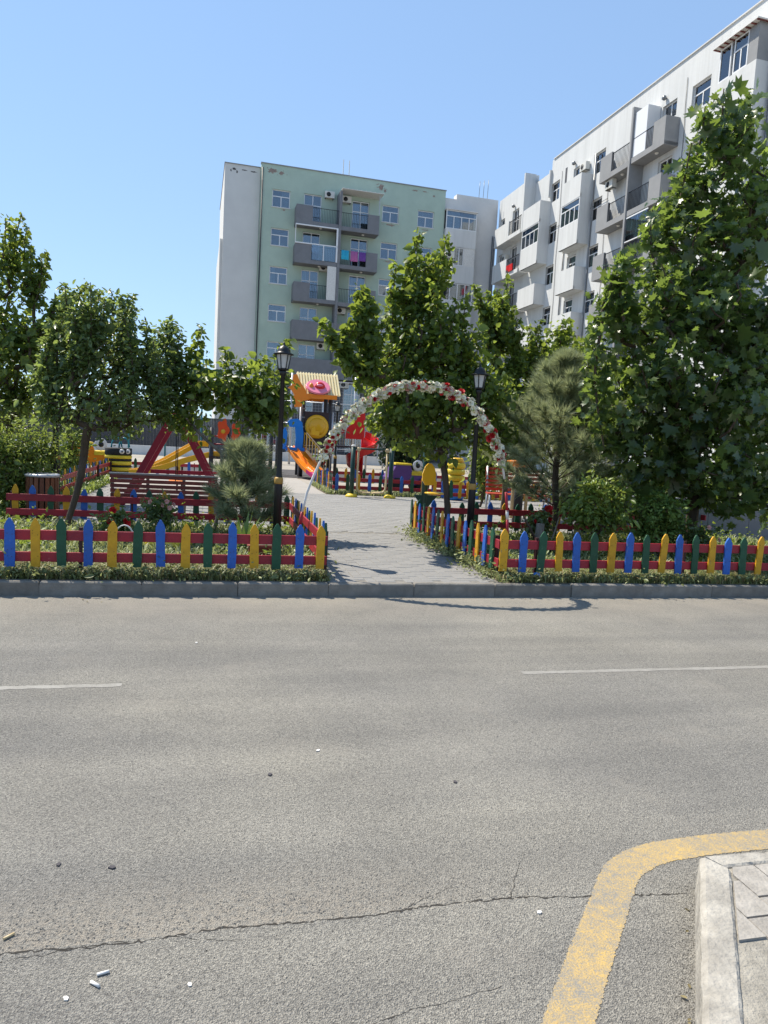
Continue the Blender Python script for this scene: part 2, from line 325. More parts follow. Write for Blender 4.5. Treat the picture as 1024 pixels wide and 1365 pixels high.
YLINE = worn_paint('worn_yellow_road_paint', (0.50, 0.335, 0.10), 1.02, 1.5)
WLINE = worn_paint('faded_white_road_paint', (0.36, 0.35, 0.325), 1.05, 1.8, 22)
CONC = mat('kerb_concrete', (0.24, 0.222, 0.195), 0.9, 0, 7, col2=(0.15, 0.138, 0.12), bump=0.6, bscale=60, objrand=0.16)
CONC2 = mat('light_kerb_concrete', (0.43, 0.405, 0.355), 0.9, 0, 9, col2=(0.22, 0.205, 0.18), bump=0.7, bscale=70, objrand=0.05)
PAVE = mat('grey_paver', (0.245, 0.24, 0.23), 0.9, 0, 1.3, col2=(0.21, 0.205, 0.196), bump=0.5, bscale=70, objrand=0.035)
PAVE2 = mat('corner_paver', (0.36, 0.335, 0.30), 0.9, 0, 16, col2=(0.25, 0.232, 0.205), bump=0.6, bscale=80, objrand=0.12)
SAND = mat('sandy_joint', (0.24, 0.225, 0.20), 0.95, 0, 18, col2=(0.16, 0.15, 0.132), bump=0.8, bscale=120)
SAND2 = mat('dry_sand', (0.36, 0.335, 0.285), 0.95, 0, 18, col2=(0.22, 0.205, 0.175), bump=0.8, bscale=120)
SOIL = mat('bed_soil', (0.16, 0.13, 0.09), 0.95, 0, 6, col2=(0.09, 0.075, 0.05), bump=0.9, bscale=30)
PLAZA = mat('plaza_concrete', (0.34, 0.32, 0.29), 0.9, 0, 1.2, col2=(0.29, 0.27, 0.245), bump=0.3, bscale=30)
YARD = mat('yard_ground', (0.34, 0.31, 0.265), 0.95, 0, 0.5, col2=(0.27, 0.245, 0.205), bump=0.4, bscale=20)
MATT = mat('rubber_mat', (0.075, 0.07, 0.072), 0.9, 0.3, 2)

def sheet(name, x0, y0, x1, y1, z, m, kind='structure', div=1):
    return obj(name, MB().add([(x0, y0, z), (x1, y0, z), (x1, y1, z), (x0, y1, z)], [(0, 1, 2, 3)]), m, kind=kind)
sheet('ground', -900, -300, 900, 1500, -0.012, YARD)
sheet('road', -90, -14, 90, 6.66, 0.0, ASPH)
# park ground: one raised body behind the kerb
obj('park_ground', MB().box(-90, 6.73, -0.3, 90, 60, GZ - 0.012), YARD, kind='structure')
sheet('plaza', -2.6, 10.42, 9.5, 17.6, GZ - 0.006, SAND)
sheet('play_yard', -2.75, 17.6, 2.7, 24.0, GZ - 0.004, PLAZA)
sheet('rubber_surface', -3.0, 24.0, 12.0, 30.0, GZ - 0.003, MATT)
# markings
def strip(name, pts, w, z, m, jag=0.0):
    vs = []; fs = []
    for i, (x, y) in enumerate(pts):
        a = pts[max(i - 1, 0)]; b = pts[min(i + 1, len(pts) - 1)]
        d = Vector((b[0] - a[0], b[1] - a[1])).normalized(); nn = Vector((-d.y, d.x))
        ww = (w[i] if isinstance(w, list) else w) / 2
        for s in (1, -1):
            k = ww + random.uniform(-jag, jag); vs.append((x + nn.x * k * s, y + nn.y * k * s, z))
    for i in range(len(pts) - 1): fs.append((2 * i, 2 * i + 1, 2 * i + 3, 2 * i + 2))
    return obj(name, MB().add(vs, fs), m, kind='structure')
def densify(p, step):
    out = []
    for a, b in zip(p, p[1:]):
        n = max(1, int(math.dist(a, b) / step)); out += [(a[0] + (b[0] - a[0]) * i / n, a[1] + (b[1] - a[1]) * i / n) for i in range(n)]
    return out + [p[-1]]
def smooth(p, it=2):
    for _ in range(it):
        q = [p[0]]
        for a, b in zip(p, p[1:]): q += [(a[0] * .75 + b[0] * .25, a[1] * .75 + b[1] * .25), (a[0] * .25 + b[0] * .75, a[1] * .25 + b[1] * .75)]
        p = q + [p[-1]]
    return p
strip('yellow_road_marking', densify(smooth([(14, 2.27), (2.6, 2.27), (1.78, 2.28), (1.52, 2.20), (1.38, 2.04), (0.955, 1.565), (0.1, 0.50), (-0.6, -0.4)], 3), 0.006), 0.128, 0.0015, YLINE, 0.0035)
strip('white_road_marking', densify([(-7.6, 4.31), (-0.5, 4.30)], 0.04), 0.055, 0.0015, WLINE, 0.008)
strip('white_road_marking', densify([(2.08, 4.335), (9.2, 4.32)], 0.04), 0.055, 0.0015, WLINE, 0.006)
# crack across the asphalt: a thin dark fissure with a broken edge
CRACKM = mat('crack_dirt', (0.045, 0.040, 0.034), 0.95, 0.4, 60)
cr = []
x = -4.0
while x < 1.66:
    yb = np.interp(x, [-4, -0.56, -0.2, 0.05, 0.3, 0.544, 0.8, 1.05, 1.283, 1.64], [2.13, 2.075, 2.062, 2.085, 2.075, 2.072, 2.09, 2.082, 2.05, 2.012])
    cr.append((x, yb + random.uniform(-.006, .006))); x += random.uniform(0.006, 0.018)
strip('road_crack', cr, [max(0.0012, random.gauss(0.0048, 0.003)) for _ in cr], 0.0008, CRACKM, 0.0016)
cr2 = [(-0.66 + 0.02 * i, 2.035 + 0.004 * math.sin(i) + random.uniform(-.006, .006) + 0.0016 * i) for i in range(24)]
strip('road_crack', cr2, [max(0.001, random.gauss(0.0028, 0.0015)) for _ in cr2], 0.0008, CRACKM, 0.002)

for (x0, y0, dx, dy, k) in ((.62, 2.075, .010, .004, 22), (-.10, 2.075, .012, -.003, 18), (1.02, 2.085, .006, .008, 26), (.2, 1.62, .016, .0015, 40)):
    pts = [(x0, y0)]
    for _ in range(k): pts.append((pts[-1][0] + dx * random.uniform(.5, 1.5), pts[-1][1] + dy * random.uniform(.3, 1.7) + random.uniform(-.004, .004)))
    strip('road_crack', pts, [max(.0007, .0026 * (1 - i / len(pts)) + random.gauss(0, .0006)) for i in range(len(pts))], 0.0008, CRACKM, 0.0008)
# far kerb: stones one by one
def kerb_stone(L, w, h, b=0.012):
    mb = MB(); g = 0.004
    mb.cbox(g, 0, -0.1, L - g, w, h, b); return mb
kerb = link('kerb', None, kind='structure')
xs = [-9.2 + 0.86 * i for i in range(30)]
off = None
km = [kerb_stone(0.86, 0.085, GZ + 0.004).mesh('kerb_stone', CONC) for _ in range(1)]
for i, xx in enumerate(xs):
    link('kerb_stone', km[0], kerb, (xx - 0.02, 6.65 + random.uniform(-.009, .009), random.uniform(-.010, .004)), (random.uniform(-.03, .03), random.uniform(-.006, .006), random.uniform(-.008, .008)))
obj('kerb_bedding', MB().box(-90, 6.66, -0.2, 90, 6.73, GZ - 0.03), CONC, kerb)

# herringbone pavers on the path (each one a piece) and over the plaza (joined)
path = link('path', None, kind='structure')
obj('sand_bed', MB().box(1.07, 6.735, -0.05, 2.98, 10.42, GZ - 0.005), SAND, path)
PW = 0.10
def paver_mb(w, l): return MB().cbox(0.0025, 0.0025, -0.03, w - 0.0025, l - 0.0025, 0.0, 0.004)
pmh = paver_mb(2 * PW, PW).mesh('paver', PAVE); pmv = paver_mb(PW, 2 * PW).mesh('paver', PAVE)
cnt = 0; rest = MB(); plz = MB()
for b in range(0, 110):
    for a in range(-38, 96):
        k = (a - b) % 4
        if k not in (0, 3): continue
        w, l = (2 * PW, PW) if k == 0 else (PW, 2 * PW)
        x0, y0 = a * PW, 6.74 + b * PW
        z = GZ + random.uniform(-0.0025, 0.0015)
        if y0 + l <= 10.43:
            if x0 < 1.06 or x0 + w > 3.0: continue
            if cnt < 298:
                link('paver', pmh if k == 0 else pmv, path, (x0, y0, z), (random.uniform(-.004, .004), random.uniform(-.004, .004), 0)); cnt += 1
            else: rest.cbox(x0 + .0025, y0 + .0025, z - 0.03, x0 + w - .0025, y0 + l - .0025, z, 0.004)
        elif y0 > 10.42 and y0 < 17.5 and -2.55 < x0 < 8.6:
            plz.cbox(x0 + .0025, y0 + .0025, z - 0.03, x0 + w - .0025, y0 + l - .0025, z, 0.004)
obj('paver', rest, PAVE, path, kind='stuff')
obj('plaza_paving', plz, PAVE, kind='stuff')

# near corner: kerb and pavers at the photographer's feet
corner = link('pavement', None, kind='structure')
K0 = Vector((1.705, 2.035, 0)); KD = Vector((-0.602, -0.798, 0)); KN = Vector((0.798, -0.602, 0))
def kerb_run(p0, d, nrm, L, w, h, b0=0.0, b1=0.0):
    """one kerb stone, mitred ends, chamfered outer edge"""
    mb = MB(); c = 0.016; vs = []
    prof = [(0.0, -0.05), (0.006, h - c), (0.012, h - 0.5 * c), (0.022, h), (w * .5, h), (w - .008, h), (w, h - .006), (w, -0.05)]
    n = len(prof); ns = max(2, int(L / 0.03)); rr = random.Random(int(p0.x * 977 + L * 31)); chip_ = 0.0
    for e in range(ns + 1):
        f = e / ns; t = 0.003 + (L - 0.006) * f; bb = b0 * (1 - f) + b1 * f
        chip_ = max(0.0, chip_ * .5 + (rr.uniform(.003, .011) if rr.random() < .13 else 0.0))
        for k, (a, z) in enumerate(prof):
            a += rr.uniform(-.0012, .0012) if 0 < k < 7 else 0; z += rr.uniform(-.0012, .0008) if 0 < k < 7 else 0
            if k in (1, 2, 3): a += chip_ * .6; z -= chip_ * (1.0 if k > 1 else .6)
            if k == 5: a -= chip_ * .3
            q = p0 + d * (t + bb * a) + nrm * a; vs.append((q.x, q.y, z))
    fs = [(e * n + i, e * n + i + 1, (e + 1) * n + i + 1, (e + 1) * n + i) for e in range(ns) for i in range(n - 1)] + [tuple(range(n - 1, -1, -1)), tuple(range(ns * n, (ns + 1) * n))]
    mb.add(vs, fs); return mb

def recalc(o):
    import bmesh
    bm = bmesh.new(); bm.from_mesh(o.data); bmesh.ops.recalc_face_normals(bm, faces=bm.faces); bm.to_mesh(o.data); bm.free(); return o
h2 = 0.13; kw = 0.102
mit = math.tan(math.acos(KD.dot(Vector((1, 0, 0)))) / 2)
mit = 1 / mit if mit > 1 else mit
X1 = Vector((1, 0, 0)); N1 = Vector((0, -1, 0))
m1 = 0.5
for i in range(5):
    recalc(obj('kerb_stone', kerb_run(K0 + X1 * (0.85 * i), X1, N1, 0.85, kw * 0.8, h2, m1 if i == 0 else 0, 0), CONC2, corner))
for i in range(5):
    recalc(obj('kerb_stone', kerb_run(K0 + KD * (0.9 * i), KD, KN, 0.9, kw, h2, 0.5 if i == 0 else 0, 0), CONC2, corner))
# sand bed under the corner pavers
inn0 = K0 + X1 * 0.09 + N1 * 0.078
bed = [(K0.x + 0.07, K0.y - 0.06), (K0.x + KD.x * 4.4 + KN.x * .09, K0.y + KD.y * 4.4 + KN.y * .09), (6, -1.6), (6, K0.y - 0.06)]
recalc(obj('sand_bed', MB().prism(bed, -0.05, h2 - 0.010, plane='xy'), SAND2, corner))
pvm = [MB().cbox(0.002, 0.002, -0.02, 0.113, 0.168, 0.0, 0.004).mesh('paver', PAVE2)]
for i in range(-16, 16):
    for j in range(-14, 2):
        x0 = 1.745 + i * 0.116; y0 = 1.794 + j * 0.171 + (0.0 if i % 2 else 0.085) - 0.085
        cx_, cy_ = x0 + .058, y0 + .085
        ok = True
        for (qx, qy) in ((x0, y0), (x0 + .115, y0), (x0, y0 + .17), (x0 + .115, y0 + .17)):
            if (Vector((qx, qy, 0)) - K0).dot(KN) < kw + 0.004 or qy > K0.y - 0.085: ok = False
        if not ok:
            # cut piece: keep the part inside the kerb
            poly = [(x0 + .002, y0 + .002), (x0 + .113, y0 + .002), (x0 + .113, y0 + .168), (x0 + .002, y0 + .168)]
            for (pt, nv) in ((K0 + KN * (kw + 0.006), KN), (K0 + N1 * 0.088, N1)):
                out = []
                for t in range(len(poly)):
                    p, q = poly[t], poly[(t + 1) % len(poly)]
                    dp = (p[0] - pt.x) * nv.x + (p[1] - pt.y) * nv.y; dq = (q[0] - pt.x) * nv.x + (q[1] - pt.y) * nv.y
                    if dp >= 0: out.append(p)
                    if dp * dq < 0: s_ = dp / (dp - dq); out.append((p[0] + (q[0] - p[0]) * s_, p[1] + (q[1] - p[1]) * s_))
                poly = out
                if len(poly) < 3: break
            if len(poly) < 3: continue
            ar = abs(sum(poly[t][0] * poly[(t + 1) % len(poly)][1] - poly[(t + 1) % len(poly)][0] * poly[t][1] for t in range(len(poly)))) / 2
            if ar < 0.0028 or (cy_ < 1.66 and random.random() < 0.6): continue
            recalc(obj('paver', MB().prism(poly, h2 - 0.02, h2 - 0.002, plane='xy'), PAVE2, corner)); continue
        if cx_ > 3.2 or cy_ < 0.2: continue
        if (1.44 < cx_ < 1.56 and 1.35 < cy_ < 1.62): continue       # broken out, filled with sand
        link('paver', pvm[0], corner, (x0, y0, h2 + random.uniform(-.004, .001)), (random.uniform(-.012, .012), random.uniform(-.012, .012), random.uniform(-.012, .012)))

# ================================================================== BUILDINGS
BROT = R(1.5)
def bpos(x, y): return (x * math.cos(BROT) - y * math.sin(BROT), x * math.sin(BROT) + y * math.cos(BROT), 0)
def facade(u0, u1, v0, v1, ops, depth, y=0.0, mb=None):
    mb = mb or MB()
    us = sorted({u0, u1, *[o[0] for o in ops], *[o[1] for o in ops]}); vv = sorted({v0, v1, *[o[2] for o in ops], *[o[3] for o in ops]})
    us = [u for u in us if u0 <= u <= u1]; vv = [v for v in vv if v0 <= v <= v1]
    for a, b in zip(us, us[1:]):
        run = None
        for c, d in zip(vv, vv[1:]):
            mu, mv = (a + b) / 2, (c + d) / 2
            if any(o[0] < mu < o[1] and o[2] < mv < o[3] for o in ops):
                if run: mb.add([(a, y, run[0]), (b, y, run[0]), (b, y, run[1]), (a, y, run[1])], [(0, 1, 2, 3)]); run = None
            else: run = (run[0] if run else c, d)
        if run: mb.add([(a, y, run[0]), (b, y, run[0]), (b, y, run[1]), (a, y, run[1])], [(0, 1, 2, 3)])
    for (a, b, c, d) in ops:
        y1 = y + depth
        mb.add([(a, y, c), (b, y, c), (b, y1, c), (a, y1, c)], [(0, 1, 2, 3)]); mb.add([(a, y, d), (a, y1, d), (b, y1, d), (b, y, d)], [(0, 1, 2, 3)])
        mb.add([(a, y, c), (a, y1, c), (a, y1, d), (a, y, d)], [(0, 1, 2, 3)]); mb.add([(b, y, c), (b, y, d), (b, y1, d), (b, y1, c)], [(0, 1, 2, 3)])
    return mb
_cache = {}
def cached(key, fn):
    if key not in _cache: _cache[key] = fn()
    return _cache[key]
def window(parent, u0, u1, v0, v1, y, style='std', name='window', curtain=None):
    w, h = round(u1 - u0, 2), round(v1 - v0, 2); ft = 0.055
    if style == 'std': tr = round(h * 0.62, 2); mull = [w / 2]; split_top = False
    elif style == 'door': tr = round(h * 0.66, 2); mull = [w * 0.5]; split_top = True
    elif style == 'wide': tr = round(h * 0.68, 2); mull = [w * k / 4 for k in (1, 2, 3)]; split_top = False
    elif style == 'tall': tr = None; mull = [w * k / 4 for k in (1, 2, 3)]; split_top = False
    else: tr = None; mull = []; split_top = False
    cells = []
    xs_ = [ft] + sum([[m - ft / 2, m + ft / 2] for m in mull], []) + [w - ft]
    lo_top = (tr - ft / 2) if tr else h - ft
    for a, b in zip(xs_[::2], xs_[1::2]):
        cells.append((a, b, ft, lo_top))
        if tr and split_top: cells.append((a, b, tr + ft / 2, h - ft))
    if tr and not split_top: cells.append((ft, w - ft, tr + ft / 2, h - ft))
    def mk():
        mb = MB(); mb.box(0, 0, 0, w, .06, ft); mb.box(0, 0, h - ft, w, .06, h); mb.box(0, .001, ft, ft, .059, h - ft); mb.box(w - ft, .001, ft, w, .059, h - ft)
        if tr: mb.box(ft, .002, tr - ft / 2, w - ft, .058, tr + ft / 2)
        for m in mull:
            mb.box(m - ft / 2, .003, ft, m + ft / 2, .057, lo_top)
            if tr and split_top: mb.box(m - ft / 2, .003, tr + ft / 2, m + ft / 2, .057, h - ft)
        return mb.mesh('window_frame', PVC)
    o = link(name, cached(('wf', w, h, style), mk), parent, (u0, y, v0))
    for i, (a, b, c, d) in enumerate(cells):
        me = cached(('wp', round(b - a, 3), round(d - c, 3)), lambda: MB().box(0, 0, 0, b - a, .006, d - c).mesh('pane', GLASS))
        link('pane', me, o, (a, .028, c), (random.uniform(-.012, .012), 0, random.uniform(-.02, .02)))
    cv = random.random() if curtain is None else curtain
    if cv < 0.8:
        full = cv < 0.3; cw = (w - 2 * ft) if full else (w - 2 * ft) * (0.45 if cv < .6 else .3)
        def mkc():
            mb = MB(); n = 14; vs = []
            for i in range(n + 1): vs += [(cw * i / n, .03 * math.sin(i * 2.3), 0), (cw * i / n, .03 * math.sin(i * 2.3 + .3), h - 2 * ft)]
            return mb.add(vs, [(2 * i, 2 * i + 2, 2 * i + 3, 2 * i + 1) for i in range(n)], 0, True)
        me = cached(('cu', round(cw, 2), h, cv > .72), lambda: mkc().mesh('curtain', CURTB if cv > .72 else CURT))
        link('curtain', me, o, (ft if (cv * 37) % 1 < .6 else w - ft - cw, .15, ft))
    return o
def railing(parent, u0, u1, v0, v1, y, step=0.11, m=BLACK, mid=False):
    mb = MB(); t = .018
    mb.box(u0, y - t, v1 - .03, u1, y + t, v1); mb.box(u0, y - .012, v0 + .05, u1, y + .012, v0 + .075)
    n = max(2, int((u1 - u0) / step))
    for i in range(n + 1):
        x = u0 + (u1 - u0) * i / n; mb.box(x - .009, y - .009, v0, x + .009, y + .009, v1 - .03)
    if mid: mb.box(u0, y - .01, (v0 + v1) / 2, u1, y + .01, (v0 + v1) / 2 + .02)
    return obj('railing', mb, m, parent)
def balcony(parent, u0, u1, vf, d, solids, rails, pm, y=0.0, top=1.1, slab=0.16, low=None):
    """slab with rounded drip edge, solid parapets and bar railings; solids/rails are (ua, ub)"""
    b = obj('balcony', MB().box(u0, y - d, vf - slab, u1, y, vf), pm, parent)
    for (a, c) in solids:
        mb = MB(); mb.box(a, y - d - .01, vf - slab - .01, c, y - d + .11, vf + top)
        if a <= u0 + .02: mb.box(a, y - d + .11, vf - slab - .01, a + .12, y, vf + top - .002)
        if c >= u1 - .02: mb.box(c - .12, y - d + .11, vf - slab - .01, c, y, vf + top - .002)
        obj('parapet', mb, pm, b)
    for (a, c) in rails:
        railing(b, a, c, vf, vf + (top - .08), y - d + .05)
        obj('kerb_lip', MB().box(a, y - d - .008, vf - slab - .008, c, y - d + .1, vf + .10), pm, b)
    obj('ceiling_lamp', MB().lathe([(.10, vf - slab - .001), (.10, vf - slab - .03), (.05, vf - slab - .07)], 10, ((u0 + u1) / 2 + .3, y - d * .55, 0)), WHITEP, b)
    return b
def ac_unit(label, u, v, y, root, side=0):
    """outdoor air-conditioner: casing, fan grille, bracket; placed in world space from the facade's frame"""
    P = root.matrix_local @ Vector((u, y, v)) if False else Matrix.Translation(root.location) @ Matrix.Rotation(root.rotation_euler.z, 4, 'Z') @ Vector((u, y, v))
    t = thing('air_conditioner', label, 'air conditioner', P, root.rotation_euler.z + side, 'outdoor air conditioner units on the apartment walls')
    link('casing', cached('acc', lambda: MB().cbox(-.33, -.30, -.22, .33, -.05, .22, .02).mesh('casing', ACW)), t)
    def fan():
        mb = MB(); mb.lathe([(.17, -.301), (.17, -.312), (.15, -.312), (.15, -.303)], 18, (-.08, 0, 0), axis='y'); return mb
    def hole():
        mb = MB(); mb.lathe([(.149, -.302), (.149, -.306)], 18, (-.08, 0, 0), axis='y'); return mb
    f = link('fan_grille', cached('acf', lambda: fan().mesh('fan_grille', ACW)), t)
    link('fan_opening', cached('ach', lambda: hole().mesh('fan_opening', DARKH)), t)
    link('bracket', cached('acb', lambda: MB().box(-.28, -.30, -.27, -.24, 0, -.221).box(.24, -.30, -.27, .28, 0, -.221).mesh('bracket', GREYMET)), t)
    return t
FLO = [15.88, 13.36, 10.84, 8.32, 5.80, 3.28, 0.76]
# ---------------- green block (facade faces the camera)
gb = thing('apartment_building', 'sage green apartment block with grey balconies and peeling plaster along its parapet', 'building', bpos(0, 50), BROT)
ops = []
WCOL = {'A': 4.5, 'B': 6.66, 'C': 10.02, 'D': 12.18, 'E': 14.78}
wins = []
for f, vf in enumerate(FLO):
    top = vf + 2.15
    for c, u in WCOL.items():
        door = c in 'BC'
        wins.append((c, f, u, u + 1.21, (vf + 0.05) if door else (top - 1.14), top))
ops = [w[2:] for w in wins if w[1] < 5]
obj('wall', facade(3.72, 16.78, 6.0, 19.58, ops, .14), PL_GREEN, gb)
obj('ground_floor', facade(3.72, 16.78, 0, 6.0, [w[2:] for w in wins if w[1] == 5] + [(4 + 2.1 * k, 5.6 + 2.1 * k, .3, 2.7) for k in range(6)], .2), PL_DARK, gb)
for k in range(6): window(gb, 4 + 2.1 * k, 5.6 + 2.1 * k, .3, 2.7, .2, 'tall', 'shop_window', .95)
mb = MB(); mb.add([(3.72, 0, 0), (3.72, 12, 0), (3.72, 12, 19.58), (3.72, 0, 19.58)], [(0, 3, 2, 1)]); mb.add([(16.78, 0, 0), (16.78, 12, 0), (16.78, 12, 19.58), (16.78, 0, 19.58)], [(0, 1, 2, 3)])
mb.add([(3.72, .3, 19.2), (16.78, .3, 19.2), (16.78, 12, 19.2), (3.72, 12, 19.2)], [(0, 1, 2, 3)]); mb.add([(3.72, 12, 0), (16.78, 12, 0), (16.78, 12, 19.58), (3.72, 12, 19.58)], [(0, 3, 2, 1)])
obj('side_wall', mb, PL_GREEN, gb)
obj('coping', MB().box(3.68, -.05, 19.58, 16.82, .28, 19.64), PL_BALC2, gb)
obj('interior', MB().add([(3.8, .75, 0.1), (16.7, .75, 0.1), (16.7, .75, 19), (3.8, .75, 19)], [(0, 1, 2, 3)]), INTERIOR, gb)
for (c, f, a, b, v0, v1) in wins:
    if f < 6:
        window(gb, a, b, v0, v1, .10, 'door' if c in 'BC' else 'std', 'balcony_door' if c in 'BC' else 'window')
    if c not in 'BC' and f < 5: obj('sill', MB().box(a - .05, -.05, v0 - .05, b + .05, .0, v0 - .002), PL_BACK, gb)
# balconies
for f, vf in enumerate(FLO[:5]):
    if f < 3:
        balcony(gb, 6.05, 8.93, vf, 1.0, [(6.05, 7.15)], [(7.15, 8.93)], PL_BALC)
        balcony(gb, 9.12, 11.76, vf - .06, 1.0, [(10.95, 11.76)] if f < 2 else [(11.3, 11.76)], [(9.12, 10.95)] if f < 2 else [(9.12, 11.3)], PL_BALC)
    else:
        balcony(gb, 6.05, 11.76, vf, 1.0, [(6.05, 11.76)], [], PL_BALC)
obj('balcony_partition', MB().box(8.935, -1.06, 5.9, 9.115, -.002, FLO[0] + 2.3), PL_BALC, gb)
b = obj('canopy', MB().box(9.05, -1.25, FLO[0] + 2.42, 11.95, 0.0, FLO[0] + 2.45), WHITEP, gb)
for k in range(10): obj('rib', MB().box(9.1 + .31 * k, -1.25, FLO[0] + 2.452, 9.16 + .31 * k, -.01, FLO[0] + 2.475), WHITEP, b)
obj('canopy_post', MB().box(11.70, -1.02, FLO[0] + 1.1, 11.74, -.98, FLO[0] + 2.42), SILVER, b)
# glazed second-floor balcony (left) : white frame all round
g2 = obj('balcony_glazing', MB().box(6.02, -1.06, FLO[0] - .24, 8.93, -.99, FLO[0] - .165).box(6.02, -1.06, FLO[1] + 1.1, 8.93, -.99, FLO[1] + 1.17).box(8.82, -1.06, FLO[1] + .1, 8.93, -1.0, FLO[0] - .24).box(7.94, -1.055, FLO[1] + .1, 8.0, -1.0, FLO[1] + 1.1).box(6.02, -1.05, FLO[1] + 1.17, 6.06, -1.0, FLO[0] - .24), PVC, gb)
for a, c in ((7.2, 7.93), (8.01, 8.8)): obj('pane', MB().box(a, -1.04, FLO[1] + .12, c, -1.03, FLO[1] + 1.1), GLASS, g2)
obj('white_board', MB().box(8.3, -1.0, FLO[2] + .02, 8.92, -.93, FLO[1] - .18), WHITEP, gb, label='tall white board closing part of the third balcony')
# peeling plaster and stains stand as thin ragged patches in relief
def ragged(c, rx, rz, y, n=26):
    vs = [(c[0] + rx * math.cos(2 * math.pi * i / n) * random.uniform(.45, 1.1), y, c[1] + rz * math.sin(2 * math.pi * i / n) * random.uniform(.4, 1.1)) for i in range(n)]
    return [(c[0], y, c[1])] + vs, [(0, 1 + i, 1 + (i + 1) % n) for i in range(n)]
mb = MB()
for c, rx, rz in (((4.45, 19.2), .5, .22), ((5.05, 19.1), .28, .17), ((12.0, 19.15), .30, .30), ((12.3, 18.95), .16, .14), ((14.5, 19.3), .3, .08), ((15.2, 19.32), .25, .06), ((15.9, 19.1), .12, .1), ((12.8, 16.72), .55, .09), ((12.75, 14.2), .4, .07), ((5.3, 16.75), .15, .08), ((15.4, 16.7), .4, .06)):
    mp_ = MB().add(*ragged(c, rx * .75, rz * .85, -.004, 34))
    obj('peeled_patch', mp_, PEEL, gb)
    for q in range(6):
        a = random.uniform(0, 6.28); f_ = random.uniform(.8, 1.5); obj('peeled_patch', MB().add(*ragged((c[0] + rx * f_ * math.cos(a), c[1] + rz * f_ * math.sin(a) * .8), rx * random.uniform(.06, .22), rz * random.uniform(.06, .25), -.004 - .0004 * q, 12)), PEEL, gb)
obj('downpipe', MB().tube([(3.8, -.06, .3), (3.8, -.06, 19.3)], .045, 8), POSTD, gb)
mb = MB()
for k in range(2): mb.box(9.35 + .42 * k, .6, 19.2, 9.40 + .42 * k, .65, 20.85)
obj('roof_rod', mb, WHITEP, gb)
# ---------------- lilac-grey block to the left
lb = thing('apartment_building', 'windowless plain grey block joined to the left end of the green block', 'building', bpos(0, 50), BROT)
obj('wall', MB().box(1.36, .5, 0, 3.70, 11, 19.42), PL_GREY, lb)
obj('ledge', MB().box(1.18, .9, 0, 1.355, 10, 14.6), PL_GREY, lb)
obj('coping', MB().box(1.32, .45, 19.42, 3.715, 11, 19.47), PL_BALC2, lb)
mb = MB()
for c, rx, rz in (((1.95, 19.1), .16, .10), ((2.15, 18.95), .06, .16), ((2.6, 19.12), .22, .05), ((3.25, 19.1), .25, .05), ((1.75, 19.0), .05, .12)): obj('stain', MB().add(*ragged(c, rx, rz, .496, 14)), SOOT, lb)
# ---------------- pale grey corner block with enclosed balconies
cb = thing('apartment_building', 'pale grey corner block with enclosed white balconies beside the green block', 'building', bpos(0, 50), BROT)
obj('wall', MB().box(16.80, .35, 0, 21.0, 11, 19.25), PL_BACK, cb)
obj('parapet', MB().box(17.75, .352, 19.252, 21.0, 1.0, 19.62), PL_BACK, cb)
mb = MB(); mb2 = []
for f, vf in enumerate(FLO[:6]):
    z0, z1 = vf - .12, vf + 1.12
    obj('balcony_front', MB().box(16.84, -.25, z0, 19.2, .35, z1), PL_WHITE, cb)
    st = 'wide' if f == 0 else 'tall'
    wend = 19.2 if f in (0, 2) else 18.35
    window(cb, 16.86, wend, z1, FLO[f - 1] - .14 if f else vf + 2.4, -.2, st, 'enclosed_balcony_window')
    if wend < 19: obj('white_panel', MB().box(wend + .01, -.22, z1, 19.19, -.16, FLO[f - 1] - .12), WHITEP, cb)
obj('balcony_interior', MB().box(16.82, .15, 0.2, 19.1, .345, 18.3), INTERIOR, cb)
obj('balcony_roof', MB().box(16.8, -.3, 18.29, 19.25, .35, 18.36), PL_BACK, cb)
mb = MB()
for k in range(3): mb.tube([(19.55 + .33 * k, .6, 19.6), (19.57 + .33 * k, .6, 20.85 + .1 * k)], .018, 6)
obj('starter_bar', mb, GREYMET, cb)
obj('downpipe', MB().tube([(20.7, .28, .3), (20.7, .28, 17.0)], .04, 8).tube([(20.85, .28, .3), (20.85, .28, 17.0)], .04, 8), GREYMET, cb)
# ---------------- long white block on the right (facade faces left)
rb = thing('apartment_building', 'long white apartment block with grey balconies running towards the viewer on the right', 'building', bpos(21.0, 50), BROT - math.pi / 2)
ops = []; rw = []
cols = [('far', 2.4, 3.45), ('c4', 8.0, 9.1), ('c5', 10.75, 11.75), ('c3', 13.0, 14.15), ('dl', 16.5, 17.5), ('dr', 19.0, 20.05), ('c1', 21.1, 22.3), ('n', 27.6, 28.8), ('n2', 31, 32.2)]
for f, vf in enumerate(FLO[:6]):
    top = vf + 2.15
    for c, a, b in cols:
        door = c in ('far', 'dl', 'dr')
        v0 = vf + .05 if door else top - 1.14
        rw.append((c, f, a, b, v0, top))
ops = [w[2:] for w in rw] + [(.35, 1.1, vf + 1.3, vf + 2.1) for vf in FLO[:5]]
obj('wall', facade(0, 8.1, 0, 18.85, [o for o in ops if o[0] < 8.0 and o[1] < 8.1], .16), PL_WHITE, rb)
obj('tall_wall', facade(7.95, 40, 0, 19.50, [o for o in ops if o[0] >= 7.99], .16, y=-.003), PL_WHITE, rb)
mb = MB(); mb.add([(40, 0, 0), (40, 12, 0), (40, 12, 19.5), (40, 0, 19.5)], [(0, 1, 2, 3)]); mb.add([(0, .3, 19.1), (40, .3, 19.1), (40, 12, 19.1), (0, 12, 19.1)], [(0, 1, 2, 3)])
